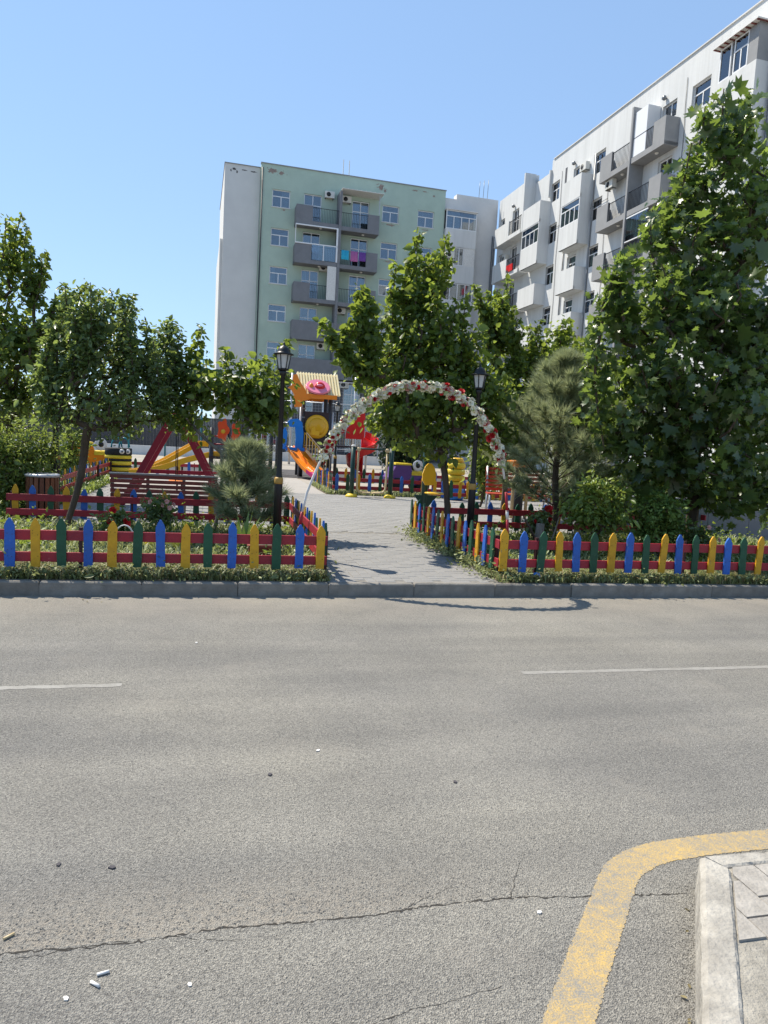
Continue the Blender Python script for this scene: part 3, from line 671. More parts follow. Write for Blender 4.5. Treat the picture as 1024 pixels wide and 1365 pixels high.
mb.add([(0, 12, 0), (40, 12, 0), (40, 12, 19.4), (0, 12, 19.4)], [(0, 3, 2, 1)]); mb.box(8.0, .001, 19.05, 40, .3, 19.47); mb.box(0, 0, 18.85, 5.57, .3, 19.45)
obj('side_wall', mb, PL_WHITE, rb)
obj('coping', MB().box(8.15, -.06, 19.50, 40, .28, 19.55), PL_BACK, rb)
obj('interior', MB().add([(.1, .8, 0.1), (39.9, .8, 0.1), (39.9, .8, 19), (.1, .8, 19)], [(0, 1, 2, 3)]), INTERIOR, rb)
for (c, f, a, b, v0, v1) in rw:
    window(rb, a, b, v0, v1, .11, 'door' if c in ('far', 'dl', 'dr') else 'std', 'balcony_door' if c in ('far', 'dl', 'dr') else 'window', random.random() * .78)
for vf in FLO[:5]: window(rb, .35, 1.1, vf + 1.3, vf + 2.1, .11, 'plain')
for f, vf in enumerate(FLO[:6]):
    # grey balcony pair with fin
    balcony(rb, 15.0, 17.66, vf, .74, [(15.0, 16.05)] if f < 3 else [(15.0, 17.66)], [(16.05, 17.66)] if f < 3 else [], PL_BALC2)
    balcony(rb, 17.82, 20.4, vf + .03, .74, [(19.5, 20.4)], [(17.82, 19.5)], PL_BALC2)
    # far balcony pair
    balcony(rb, 1.2, 5.45, vf, .74, [(1.2, 3.55)], [(3.55, 5.45)], PL_WHITE)
    # projecting bays
    for (a, b, encl) in ((5.75, 8.15, f == 1), (10.95, 13.05, f == 1)):
        bb = obj('bay', MB().box(a, -.74, vf - .18, b, -.001, vf).box(a, -.745, vf - .18, b, -.64, vf + 1.1).box(a, -.64, vf + .001, a + .1, -.001, vf + 1.098).box(b - .1, -.64, vf + .001, b, -.001, vf + 1.098), PL_WHITE, rb)
        if encl or (f == 1):
            window(rb, a, b - .02, vf + 1.1, FLO[f - 1] - .18, -.73, 'wide', 'enclosed_bay_window')
            obj('bay_side', MB().box(b - .02, -.735, vf + 1.1, b - .002, -.002, FLO[f - 1] - .181), PL_WHITE, rb)
            obj('bay_interior', MB().box(a + .01, -.35, vf + 1.1, b - .03, -.3, FLO[f - 1] - .2), INTERIOR, rb)
    obj('bay_fin', MB().box(10.75, -.4, vf - .18, 10.93, -.002, vf + 1.1), PL_WHITE, rb)
obj('balcony_partition', MB().box(17.67, -.80, .4, 17.81, -.004, FLO[0] + 2.55), PL_BALC2, rb)
obj('bay_partition', MB().box(5.58, -.76, FLO[0] - .18, 5.74, -.004, 19.42), PL_WHITE, rb)
obj('wall_step', MB().box(7.90, -.16, FLO[0] + 1.4, 8.02, -.004, 18.9), PL_WHITE, rb)
obj('narrow_niche', MB().box(9.72, -.010, FLO[0] + 1.45, 9.95, -.004, FLO[0] + 2.55), PL_DARK, rb)
# white cabinet and canopy on the near balconies
obj('white_cupboard', MB().box(17.84, -.7, FLO[0] + .06, 18.85, -.02, FLO[0] + 2.25), PVC, rb, label='white glazed cupboard closing half of the top grey balcony')
gz = obj('balcony_glazing', MB().box(17.84, -.75, FLO[2] + 1.12, 19.6, -.70, FLO[2] + 1.17).box(17.84, -.75, FLO[1] - .25, 19.6, -.70, FLO[1] - .19), PVC, rb)
for k in range(4): obj('pane', MB().box(17.86 + .43 * k, -.74, FLO[2] + 1.18, 18.27 + .43 * k, -.73, FLO[1] - .26), GLASS, gz)
# near glazed bay with lean-to canopy
nb = obj('glazed_bay', MB().box(23.7, -.74, .4, 25.8, -.001, FLO[0] + .95), PL_WHITE, rb)
obj('bay_end', MB().box(25.3, -.735, FLO[0] + .952, 25.8, -.002, FLO[0] + 2.3), PL_BALC2, nb)
obj('bay_back', MB().box(23.72, -.25, FLO[0] + .952, 25.29, -.2, FLO[0] + 2.3), INTERIOR, nb)
window(rb, 23.7, 24.35, FLO[0] + .955, FLO[0] + 2.28, -.735, 'plain', 'bay_window', .2); window(rb, 24.5, 25.28, FLO[0] + .955, FLO[0] + 2.28, -.733, 'std', 'bay_window', .5)
cn = obj('canopy', MB().box(23.5, -.98, FLO[0] + 2.31, 25.95, .0, FLO[0] + 2.36), WHITEP, rb)
for k in range(9): obj('rafter', MB().box(23.55 + .29 * k, -.97, FLO[0] + 2.27, 23.6 + .29 * k, -.01, FLO[0] + 2.309), REDWOOD, cn)
obj('downpipe', MB().tube([(25.95, -.1, .3), (25.95, -.1, 17.5)], .05, 8), GREYMET, rb); obj('downpipe', MB().tube([(10.3, -.06, .3), (10.3, -.06, 17)], .04, 8), GREYMET, rb); obj('downpipe', MB().tube([(13.25, -.06, .3), (13.25, -.06, 18)], .04, 8), GREYMET, rb)
for (u, v0, v1) in ((14.7, 3, 17.2), (9.4, 4, 18.4), (20.75, 5, 18.6)): obj('cable', MB().tube([(u + .05 * math.sin(z * 1.3), -.03, z) for z in np.linspace(v0, v1, 12)], .012, 5), BLACK, rb)
obj('cable', MB().tube([(u, -.04 - .02 * math.sin(u), 15.25 - .12 * math.sin((u - 6) / 15 * math.pi)) for u in np.linspace(8.3, 14.8, 14)], .012, 5), BLACK, rb)
# dishes and lamps on the white wall
for u, v in ((19.2, 18.35), (16.8, 18.3), (10.9, 18.3), (2.7, 18.3)):
    obj('wall_lamp', MB().lathe([(.02, -.22), (.1, -.2), (.12, -.1), (.03, 0)], 10, (u, 0, v), axis='y'), GREYMET, rb)
# outdoor units
for lab, u, v, y, rt in (('air conditioner left of the fin at the top balcony of the green block', 8.36, 18.1, 0, gb), ('air conditioner right of the fin under the canopy of the green block', 9.55, 17.95, 0, gb),
    ('air conditioner above the white board on the third balcony of the green block', 8.2, 13.2, 0, gb), ('air conditioner beside the fin above the long solid balcony of the green block', 9.5, 10.45, 0, gb), ('air conditioner over the lowest balcony in view of the green block', 8.25, 7.9, 0, gb),
    ('air conditioner by the dark ground floor of the green block behind the play tower roof', 10.0, 5.35, 0, gb),
    ('air conditioner over the top open bay of the white block', 12.3, 17.6, 0, rb), ('air conditioner on the second grey balcony of the white block', 15.7, 15.5, -.3, rb), ('air conditioner on the far white balcony beside its red laundry', 2.0, 14.9, 0, rb), ('air conditioner low on the white block above the trees', 11.4, 8.0, 0, rb), ('air conditioner inside the second enclosed balcony of the corner block', 17.2, 15.1, -.26, cb)):
    ac_unit(lab, u, v, y, rt)
# laundry on the second right balcony
def towel(lab, m, u, w, h):
    P = Matrix.Rotation(BROT, 4, 'Z') @ Vector((u, 50 - 1.06, FLO[1] + 1.0))
    P = Vector(bpos(u, 50 - 1.07)) + Vector((0, 0, FLO[1] + .98))
    mb = MB(); n = 8; vs = []
    for i in range(n + 1): vs += [(w * i / n, .012 * math.sin(i * 1.7), .0), (w * i / n, -.03 + .03 * math.sin(i * 1.9), -h)]
    for i in range(n + 1): vs += [(w * i / n, .012 * math.sin(i * 1.7) + .012, .0), (w * i / n, -.018 + .03 * math.sin(i * 1.9), -h)]
    k = 2 * (n + 1)
    fs = [(2 * i, 2 * i + 1, 2 * i + 3, 2 * i + 2) for i in range(n)] + [(k + 2 * i, k + 2 * i + 2, k + 2 * i + 3, k + 2 * i + 1) for i in range(n)] + [(2 * i, 2 * i + 2, k + 2 * i + 2, k + 2 * i) for i in range(n)]
    o = obj('towel', mb.add(vs, fs, 0, True), m, loc=P, rot=(0, 0, BROT), label=lab, cat='towel', group='laundry on the green block')
towel('turquoise towel hanging over a balcony rail', mat('turquoise_cloth', (0.04, 0.42, 0.58), 0.9, .2, 8), 9.2, .52, .62)
towel('pink striped towel hanging over a balcony rail', mat('pink_cloth', (0.55, 0.16, 0.36), 0.9, .4, 26), 9.85, .5, .68)
towel('purple towel hanging over a balcony rail', mat('purple_cloth', (0.20, 0.07, 0.32), 0.9, .3, 8), 10.42, .48, .6)
lc = Vector(bpos(21.0 - .8, 50 - 4.4)); obj('laundry', MB().box(-.03, -.35, -.45, .03, .3, 0).box(-.05, .3, -.3, .02, .6, 0), PRED, loc=(lc.x, lc.y, FLO[1] + .55), label='red laundry heaped on the far white balcony rail', cat='laundry')

# ================================================================== VEGETATION HELPERS
def fan(poly, fold=0.0, ctr=(0, .45)):
    V = [(ctr[0], ctr[1], -fold * .2)] + [(x, y, fold * abs(x)) for x, y in poly]; n = len(poly)
    return np.array(V, float), np.array([(0, 1 + i, 1 + (i + 1) % n) for i in range(n)])
HEART = fan([(0, 0), (.28, .04), (.42, .28), (.30, .62), (0, 1), (-.30, .62), (-.42, .28), (-.28, .04)], .35)
OVAL = fan([(0, 0), (.2, .2), (.26, .5), (.14, .8), (0, 1), (-.14, .8), (-.26, .5), (-.2, .2)], .4)
DIAM = (np.array([(0, 0, 0), (.3, .45, .08), (0, 1, -.03), (-.3, .45, .08)], float), np.array([(0, 1, 2), (0, 2, 3)]))
_mp = [(0, 0), (.12, .10), (.46, .02), (.36, .22), (.62, .40), (.36, .46), (.44, .74), (.17, .62), (0, 1.0)]
MAPLE = fan(_mp + [(-x, y) for x, y in _mp[-2:0:-1]], .22, (0, .38))
def norm(a): return a / np.maximum(np.linalg.norm(a, axis=-1, keepdims=True), 1e-9)
def leaves(P, out, size, tmpl, up=0.5, droop=0.4, sv=0.3, rng=RNG, ow=.55):
    """leaf blades at points P: faces turned towards light and outwards, tips hanging; returns vertices, triangles"""
    n = len(P); V0, F0 = tmpl
    nz = norm(rng.normal(size=(n, 3)) * .75 + np.array([0, 0, up]) + out * ow)
    d = norm(out * .6 + rng.normal(size=(n, 3)) * .6 + np.array([0, 0, -droop])); d = norm(d - nz * (d * nz).sum(1, keepdims=True)); x = np.cross(d, nz)
    s = size * np.exp(rng.normal(size=n) * sv)[:, None, None]
    W = P[:, None, :] + s * (x[:, None, :] * V0[None, :, 0:1] + d[:, None, :] * V0[None, :, 1:2] + nz[:, None, :] * V0[None, :, 2:3])
    F = (F0[None] + (np.arange(n) * len(V0))[:, None, None])
    return W.reshape(-1, 3), F.reshape(-1, F0.shape[1]), (x, d, nz, s)
def skeleton(base, fork, blobs, tips, nterm, rng, trunk_bend=0.05, shell=.55):
    """nodes (point, parent): trunk, then terminals joined to the nearest node that lies inwards; shoots run out to the given tips"""
    base = np.array(base, float); fork = np.array(fork, float)
    N = [base]; par = [-1]
    for i in range(1, 7):
        t = i / 6; N.append(base + (fork - base) * t + np.array([math.sin(t * 3.1) * trunk_bend, math.cos(t * 2.3) * trunk_bend - trunk_bend, 0])); par.append(len(N) - 2)
    vols = np.array([b[3] * b[4] * b[5] for b in blobs]); vols = vols / vols.sum()
    T = []
    for b, v in zip(blobs, vols):
        k = max(4, int(nterm * v)); q = norm(rng.normal(size=(k, 3))) * (rng.random((k, 1)) ** shell); T.append(np.array(b[:3]) + q * np.array(b[3:]))
    T = np.concatenate(T); T = T[T[:, 2] > base[2] + .15]
    F = np.array(N[-1]); T = T[np.argsort(np.linalg.norm(T - F, axis=1))]
    term = []; nz = np.array([0, 0, 1.0])
    for p in T:
        A = np.array(N[3:]); dv = p - A; dist = np.linalg.norm(dv, axis=1)
        inw = np.linalg.norm(A - F, axis=1); cost = dist + .25 * inw + .35 * np.maximum(0, -(dv[:, 2])) 
        j = int(np.argmin(cost)) + 3; a = N[j]
        mid = a + (p - a) * .5 + rng.normal(size=3) * .06 * dist[j - 3] + nz * .08 * dist[j - 3] * -1
        N.append(mid); par.append(j); N.append(p); par.append(len(N) - 2); term.append(len(N) - 1)
    shoots = []
    for tp in tips:
        tp = np.array(tp, float); A = np.array(N[5:]); dv = tp - A; dist = np.linalg.norm(dv, axis=1)
        ang = dv[:, 2] / np.maximum(dist, 1e-6); cost = np.abs(dist - .9) + .9 * np.linalg.norm(dv[:, :2], axis=1)
        j = int(np.argmin(cost)) + 5; a = N[j]; k = 7; prev = j; ch = []
        bend = rng.normal(size=3) * .05 * np.linalg.norm(tp - a)
        for i in range(1, k + 1):
            t = i / k; N.append(a + (tp - a) * t + bend * math.sin(math.pi * t)); par.append(prev); prev = len(N) - 1; ch.append(prev)
        shoots.append(ch)
    return np.array(N), par, term, shoots
def branch_mesh(N, par, r0, rmin, sides=6, expo=.5):
    n = len(N); w = np.ones(n)
    for i in range(n - 1, 0, -1): w[par[i]] += w[i] * .9
    rad = np.maximum(rmin, r0 * (w / w[1]) ** expo); rad[0] = r0 * 1.35
    vs = []; fs = []; ring = {}
    kids = {}
    for i in range(1, n): kids.setdefault(par[i], []).append(i)
    ang = np.arange(sides) * 2 * math.pi / sides
    for i in range(1, n):
        a, b = N[par[i]], N[i]; d = b - a; L = np.linalg.norm(d)
        if L < 1e-5: continue
        d = d / L; h = np.array([0, 0, 1.0]) if abs(d[2]) < .9 else np.array([1.0, 0, 0]); u = np.cross(d, h); u /= np.linalg.norm(u); v = np.cross(d, u)
        circ = np.cos(ang)[:, None] * u + np.sin(ang)[:, None] * v
        ra = min(rad[par[i]], rad[i] * 1.25) if par[i] > 6 else rad[par[i]]
        b0 = len(vs)
        vs += list(a - d * ra * .3 + circ * ra) + list(b + circ * rad[i])
        for j in range(sides):
            k = (j + 1) % sides; fs += [(b0 + j, b0 + k, b0 + sides + k), (b0 + j, b0 + sides + k, b0 + sides + j)]
    return np.array(vs), np.array(fs)
def tree(name, label, cat, base, fork, blobs, tips=(), nterm=300, per=22, size=.1, tmpl=HEART, lm=None, bm=None, r0=.07, rmin=.004, sig=.11, sh_per=26, sh_sig=.06, up=.5, droop=.45, group=None, big=0, trunk_bend=.05, seed=1, shell=.55, sides=6, ow=.55):
    rng = np.random.default_rng(seed); base = np.array(base, float); loc = tuple(base)
    N, par, term, shoots = skeleton(base, fork, blobs, tips, nterm, rng, trunk_bend, shell)
    t = thing(name, label, cat, loc, 0, group)
    V, F = branch_mesh(N, par, r0, rmin, sides); link('trunk', tri_mesh('trunk', V - base, F, bm or BARK, True), t)
    P = []; O = []
    ctr = np.mean([b[:3] for b in blobs], axis=0)
    for i in term:
        a, b = N[par[i]], N[i]; k = rng.poisson(per) + 2; tt = rng.random((k, 1))
        q = a + (b - a) * (.25 + .85 * tt) + rng.normal(size=(k, 3)) * sig * np.array([1, 1, .8]); P.append(q); O.append(norm(q - (a + (b - a) * .5)) * .6 + norm(q - ctr) * .6)
    for ch in shoots:
        for c, i in enumerate(ch):
            a, b = N[par[i]], N[i]; f = 1 - .45 * c / len(ch); k = int(sh_per * f) + 2
            q = a + (b - a) * rng.random((k, 1)) + rng.normal(size=(k, 3)) * sh_sig * f * np.array([1, 1, .7]); P.append(q); O.append(norm(q - (a + b) / 2) + np.array([0, 0, .3]))
    P = np.concatenate(P); O = np.concatenate(O); keep = P[:, 2] > base[2] + .12; P = P[keep]; O = O[keep]
    cam_p = np.array([0, 0, 1.52]); camd = np.linalg.norm(P - cam_p, axis=1)
    if big:                     # the leaves that show largest are single pieces
        front = (P - ctr) @ norm(cam_p - ctr)
        score = front + rng.normal(size=len(P)) * .12
        idx = np.argsort(-score)[:big]; msk = np.zeros(len(P), bool); msk[idx] = True
        V0, F0 = tmpl; lms = [tri_mesh('leaf', V0 * np.array([s, s, s]) + 0, F0, lm) for s in (size * .8, size, size * 1.25)]
        Wb, Fb, (x, d, nz, s) = leaves(P[msk], O[msk], size, tmpl, up, droop, .25, rng, ow)
        for k, p in enumerate(P[msk]):
            mm = Matrix((Vector(x[k]), Vector(d[k]), Vector(nz[k]))).transposed()
            o = link('leaf', lms[k % 3], t, tuple(p - base)); o.rotation_euler = mm.to_euler()
        P = P[~msk]; O = O[~msk]
    W, Fc, _ = leaves(P, O, size, tmpl, up, droop, .35, rng, ow)
    link('crown', tri_mesh('crown', W - base, Fc, lm), t, kind='stuff')
    return t
L_MUL = leaf_mat('mulberry_leaf', (0.055, 0.10, 0.024), (0.14, 0.20, 0.048), (0.38, 0.48, 0.065), tw=.46)
L_DARK = leaf_mat('dark_glossy_leaf', (0.062, 0.105, 0.038), (0.17, 0.23, 0.085), (0.34, 0.44, 0.10), tw=.45, rough=.36, spec=.6)
L_PLANE = leaf_mat('plane_leaf', (0.036, 0.070, 0.026), (0.115, 0.165, 0.055), (0.30, 0.42, 0.07), rough=.30, tw=.44, spec=.7)
L_LIME = leaf_mat('fresh_green_leaf', (0.11, 0.18, 0.035), (0.24, 0.31, 0.075), (0.40, 0.50, 0.09), tw=.4)
L_CON = leaf_mat('conifer_spray', (0.085, 0.16, 0.032), (0.18, 0.26, 0.055), (0.26, 0.36, 0.06), rough=.6, tw=.3)
L_PINE = leaf_mat('pine_needle', (0.15, 0.19, 0.105), (0.42, 0.47, 0.29), (0.48, 0.53, 0.26), rough=.5, tw=.4)
L_HEDGE = leaf_mat('hedge_leaf', (0.075, 0.125, 0.03), (0.20, 0.26, 0.065), (0.36, 0.45, 0.08), tw=.42)
L_CED = leaf_mat('dark_conifer_needle', (0.018, 0.045, 0.018), (0.05, 0.085, 0.03), (0.06, 0.1, 0.03), rough=.6, tw=.2)
L_GRASS = leaf_mat('ground_cover_blade', (0.11, 0.145, 0.05), (0.37, 0.40, 0.18), (0.40, 0.45, 0.17), rough=.5, tw=.35)
L_DRY = leaf_mat('dry_grass_blade', (0.20, 0.16, 0.07), (0.36, 0.30, 0.15), (0.3, 0.26, 0.12), rough=.7, tw=.3)
L_AGAVE = leaf_mat('agave_blade', (0.14, 0.22, 0.06), (0.22, 0.30, 0.09), (0.2, 0.3, 0.06), rough=.5, tw=.25)

# ================================================================== TREES
MID = dict(tips=[(1.24, 9.2, 3.0), (1.4, 9.3, 2.81), (1.62, 9.4, 3.01), (1.96, 9.6, 3.04), (1.88, 9.6, 3.52), (2.45, 10.2, 4.09), (2.33, 10, 3.67), (2.71, 10.4, 4.19), (2.54, 10, 3.83), (2.67, 9.9, 4.15), (2.72, 10, 4.5), (2.86, 10.1, 4.17), (3.07, 10.3, 4.32), (3.02, 9.8, 4.01), (3.11, 10, 4.5), (3.23, 10.1, 4.21), (3.2, 9.6, 3.52), (3.41, 9.8, 3.61), (2.76, 9.4, 3.65), (2.11, 9.2, 3.16), (2.04, 9.6, 3.37), (1.79, 9.5, 2.84), (1.54, 9.4, 2.66), (1.87, 9.5, 2.19)],
  blobs=[(2.82, 10, 2.85, 0.5, 0.5, 0.45), (3.42, 10, 2.79, 0.51, 0.51, 0.48), (2.29, 9.8, 2.6, 0.32, 0.32, 0.44), (2.67, 9.9, 2.17, 0.69, 0.69, 0.43), (3.62, 10, 2.18, 0.67, 0.67, 0.49), (2.88, 10, 3.36, 0.24, 0.24, 0.32), (1.77, 9.5, 2.51, 0.22, 0.22, 0.22), (3.91, 10.1, 2.37, 0.27, 0.27, 0.34), (3.1, 9.9, 1.57, 0.55, 0.55, 0.24), (4.0, 10, 1.76, 0.4, 0.4, 0.29), (2.3, 9.9, 1.82, 0.36, 0.36, 0.3)])
BACK = dict(tips=[(5.54, 13.5, 4.86), (5.32, 13.5, 4.63), (5.71, 13, 3.84), (6.29, 13.5, 4.11), (5.29, 14, 4.68), (5.37, 13.3, 4.4), (5.74, 13.6, 4.34), (5.67, 13.2, 4.05), (6.1, 13.4, 3.75), (6.36, 13.3, 3.69), (6.6, 13.5, 3.36), (5.02, 13.6, 4.27), (5.11, 13.2, 4.21), (6.14, 13.7, 4.02), (4.72, 13.2, 4.6), (4.87, 13.2, 4.26), (5.13, 13.2, 3.93), (5.35, 13.2, 3.66), (5.72, 13.2, 3.4), (5.92, 13.2, 2.84), (5.03, 13.2, 4.14)],
  blobs=[(5.58, 13.5, 3.13, 0.48, 0.48, 0.54), (6.15, 13.5, 2.57, 0.55, 0.55, 0.67), (5.37, 13.5, 2.29, 0.63, 0.63, 0.66), (5.99, 13.5, 1.68, 0.64, 0.64, 0.46)])
LEFT = dict(tips=[(-1.57, 9.6, 3.28), (-1.72, 9.7, 3.14), (-1.94, 10, 3.28), (-1.52, 9.9, 3.23), (-1.41, 9.7, 3.1), (-1.4, 10.2, 3.29), (-1.25, 9.8, 3.09), (-1.16, 9.9, 3.23), (-0.94, 10, 2.91), (-1.1, 10.1, 3.11), (-0.71, 10.4, 2.99), (-0.79, 10.2, 2.8), (-0.52, 10.2, 2.86), (-2.04, 10, 2.81), (-0.56, 10.1, 2.56), (-2.15, 9.9, 2.55), (-1.8, 9.8, 2.99), (-0.82, 9.7, 2.64), (-0.4, 10, 2.27), (-2.28, 9.9, 1.93), (-1.67, 9.9, 3.06), (-1.19, 9.7, 2.94)],
  blobs=[(-1.52, 10, 2.49, 0.45, 0.45, 0.39), (-0.99, 10.1, 2.31, 0.4, 0.4, 0.36), (-1.94, 10, 2.1, 0.33, 0.33, 0.39), (-1.34, 10, 1.85, 0.73, 0.73, 0.4), (-0.68, 10.2, 2.06, 0.27, 0.27, 0.35), (-2.01, 9.9, 1.61, 0.35, 0.35, 0.25)])
FARLEFT = dict(tips=[(-3.62, 14.8, 5.35), (-3.77, 14.3, 5.11), (-3.17, 14.8, 4.71), (-3.39, 14.5, 4.68), (-2.96, 14.5, 3.8), (-4.24, 14.8, 5.07), (-3.71, 14.7, 5.11), (-3.57, 14.899999999999999, 5.07), (-3.24, 14.600000000000001, 4.53), (-2.81, 14.7, 3.92), (-2.37, 14.3, 4.12), (-2.62, 14.399999999999999, 3.92)],
  blobs=[(-3.84, 14.8, 3.9, 0.48, 0.48, 0.7), (-3.43, 14.600000000000001, 3.09, 0.64, 0.64, 0.73), (-4.12, 14.8, 2.64, 0.84, 0.84, 1.19), (-3.08, 14.8, 2.44, 0.52, 0.52, 0.63), (-3.81, 14.600000000000001, 1.81, 0.84, 0.84, 0.5), (-4.74, 14.8, 3.4, 0.69, 0.69, 1.04)])
SMALL = dict(tips=[(-0.27, 10.2, 2.96), (0.08, 10.2, 2.69), (0.33, 10, 2.54), (0.61, 10.4, 2.65), (0.97, 10.2, 2.42), (-0.42, 10.3, 2.59), (0.97, 10.5, 2.89)],
  blobs=[(-0.21, 10.2, 2.19, 0.29, 0.29, 0.39), (0.3, 10.2, 2.13, 0.4, 0.4, 0.34), (0.78, 10.2, 2.0, 0.26, 0.26, 0.40), (0.62, 10.2, 1.72, 0.26, 0.26, 0.16), (-0.40, 10.3, 1.78, 0.24, 0.26, 0.24)])
PLANE = dict(tips=[(6.67, 9, 6.62), (7.25, 9.2, 6.76), (6.26, 8.8, 6.24), (6.11, 8.8, 5.75), (5.61, 8.8, 4.83), (5.24, 8.7, 4.21), (5.07, 8.7, 3.7), (4.94, 8.7, 3.2), (4.92, 8.7, 2.36), (5.08, 8.6, 1.57)],
  blobs=[(6.87, 9, 5.94, 0.4, 0.4, 0.63), (6.79, 9, 5.12, 0.69, 0.69, 0.63), (6.44, 9, 4.46, 0.74, 0.74, 0.63), (7.73, 9.2, 4.98, 0.66, 0.66, 0.99), (6.08, 8.8, 3.67, 0.83, 0.83, 0.62), (6.98, 8.7, 3.54, 0.94, 0.94, 0.73), (5.68, 8.6, 2.81, 0.71, 0.71, 0.56), (6.5, 8.6, 2.45, 0.91, 0.91, 0.61), (7.54, 8.7, 2.53, 0.73, 0.73, 0.94), (5.54, 8.8, 2.0, 0.56, 0.56, 0.51), (6.35, 8.7, 1.63, 0.81, 0.81, 0.56), (7.15, 8.6, 1.30, 0.65, 0.6, 0.7), (5.75, 8.8, 1.4, 0.51, 0.51, 0.45), (7.9, 8.7, 1.3, 0.6, 0.6, 0.7), (6.5, 9.2, 1.1, .6, .5, .4)])
BEHIND = dict(tips=[], blobs=[(7.0, 14, 3.6, 0.48, 0.48, 0.64), (7.65, 14, 3.17, 0.56, 0.56, 0.72), (7.25, 13.8, 2.5, 0.71, 0.71, 0.79), (6.78, 14, 2.16, 0.64, 0.64, 0.8), (7.52, 13, 2.19, 0.61, 0.61, 0.91)])
TG = 'trees of the little park'
tree('mulberry_tree', 'spiky crowned tree with upright leafy shoots rising behind the flower arch', 'tree', (3.33, 9.75, GZ), (3.16, 9.9, 1.5), nterm=360, per=20, size=.072, lm=L_MUL, r0=.042, sh_per=30, sh_sig=.05, sig=.10, group=TG, seed=3, **MID)
tree('mulberry_tree', 'spiky green tree behind the right street lamp, in front of the white block', 'tree', (5.75, 13.5, GZ), (5.7, 13.5, 1.3), nterm=190, per=20, size=.078, lm=L_MUL, r0=.05, sh_per=30, sh_sig=.055, group=TG, seed=4, **BACK)
tree('elm_tree', 'dark small-leaved tree with a forked leaning trunk inside the left front bed', 'tree', (-1.90, 9.9, GZ), (-1.68, 10, 1.12), nterm=270, per=15, size=.064, tmpl=OVAL, lm=L_DARK, r0=.042, rmin=.0028, sh_per=60, sh_sig=.055, group=TG, seed=5, trunk_bend=.03, **LEFT)
tree('mulberry_tree', 'tallest green tree at the left edge, above the trimmed hedge', 'tree', (-3.9, 14.8, GZ), (-3.8, 14.8, 1.6), nterm=360, per=20, size=.078, lm=L_MUL, r0=.06, group=TG, seed=6, **FARLEFT)
tree('young_mulberry_tree', 'young light green tree with thin grey trunk between bench and pine', 'tree', (0.0, 9.85, GZ), (.08, 10.0, 1.25), nterm=150, per=16, size=.070, lm=L_MUL, bm=BARK2, r0=.026, rmin=.003, group=TG, seed=7, **SMALL)
tree('plane_tree', 'huge plane tree with large lobed leaves filling the right side', 'tree', (6.9, 9.1, GZ), (6.7, 9.0, 1.6), nterm=500, per=20, size=.110, tmpl=MAPLE, lm=L_PLANE, r0=.08, shell=.42, ow=.3, group=TG, seed=8, big=300, sig=.13, sh_per=16, sh_sig=.09, droop=.5, **PLANE)
tree('shade_tree', 'green tree half hidden between the big pine and the plane tree', 'tree', (7.2, 13.8, GZ), (7.2, 13.8, 1.4), nterm=260, per=26, size=.085, lm=L_MUL, r0=.05, group=TG, seed=9, **BEHIND)
tree('cedar_tree', 'dark narrow conifer seen under the flower arch beside the red spiral slide', 'tree', (5.3, 20.5, GZ), (5.28, 20.5, .8), [(5.26, 20.5, 1.51, 0.6, 0.6, 0.8), (5.1, 20.5, 2.2, 0.38, 0.38, 0.7), (5.6, 20.5, 0.95, 0.6, 0.6, 0.5)], nterm=260, per=26, size=.09, tmpl=DIAM, lm=L_CED, r0=.07, sig=.09, seed=10)
tree('hedge_bush', 'dense rounded bush beside the slatted litter bin', 'bush', (-3.0, 11.6, GZ), (-2.95, 11.6, .5), [(-3.0, 11.6, 1.05, 0.56, 0.5, 0.56), (-2.62, 11.9, 1.05, 0.33, 0.35, 0.46), (-2.85, 11.5, 0.62, 0.6, 0.5, 0.4), (-3.44, 11.5, 0.86, 0.54, 0.54, 0.65)], nterm=380, per=34, size=.046, tmpl=OVAL, lm=L_HEDGE, r0=.035, sig=.08, seed=11)
tree('light_bush', 'light green bush between the hedge and the tyre bee', 'bush', (-3.45, 17.6, GZ), (-3.4, 17.7, .4), [(-3.35, 18, 0.92, 0.39, 0.39, 0.6), (-3.5, 17.5, 0.58, 0.34, 0.34, 0.42)], nterm=120, per=20, size=.07, tmpl=OVAL, lm=L_LIME, r0=.03, sig=.08, seed=12)
tree('young_conifer', 'small bushy green sapling beside the right street lamp in front of the coral bench', 'bush', (6.0, 15.4, GZ), (6.0, 15.4, .5), [(5.98, 15.4, 1.45, 0.27, 0.27, 0.5), (6.1, 15.4, 0.9, 0.33, 0.33, 0.42)], nterm=110, per=22, size=.075, tmpl=OVAL, lm=L_LIME, r0=.03, sig=.08, seed=13)
tree('sumac_shrub', 'bright lime green feathery shrub at the foot of the big pine', 'shrub', (4.95, 8.45, GZ), (4.92, 8.45, .45), [(4.83, 8.4, 1.03, 0.22, 0.22, 0.18), (4.72, 8.4, 0.75, 0.27, 0.27, 0.2), (5.2, 8.45, 0.93, 0.27, 0.27, 0.17), (5.12, 8.4, 0.69, 0.33, 0.3, 0.18)], [(4.82, 8.4, 1.27), (4.61, 8.3, 1.16), (5.35, 8.4, 1.12)], nterm=150, per=17, size=.058, tmpl=OVAL, lm=L_LIME, r0=.018, rmin=.002, sig=.055, sh_per=10, sh_sig=.04, seed=14)
tree('thuja_shrub', 'rounded yellow-green conifer shrub behind the right front fence', 'shrub', (5.78, 8.3, GZ), (5.78, 8.3, .35), [(5.76, 8.3, .78, .34, .3, .27), (5.95, 8.25, .62, .24, .24, .26), (5.6, 8.3, .55, .22, .24, .22)], nterm=200, per=24, size=.05, tmpl=DIAM, lm=L_CON, r0=.02, rmin=.002, sig=.045, up=1.0, droop=-.9, seed=15)

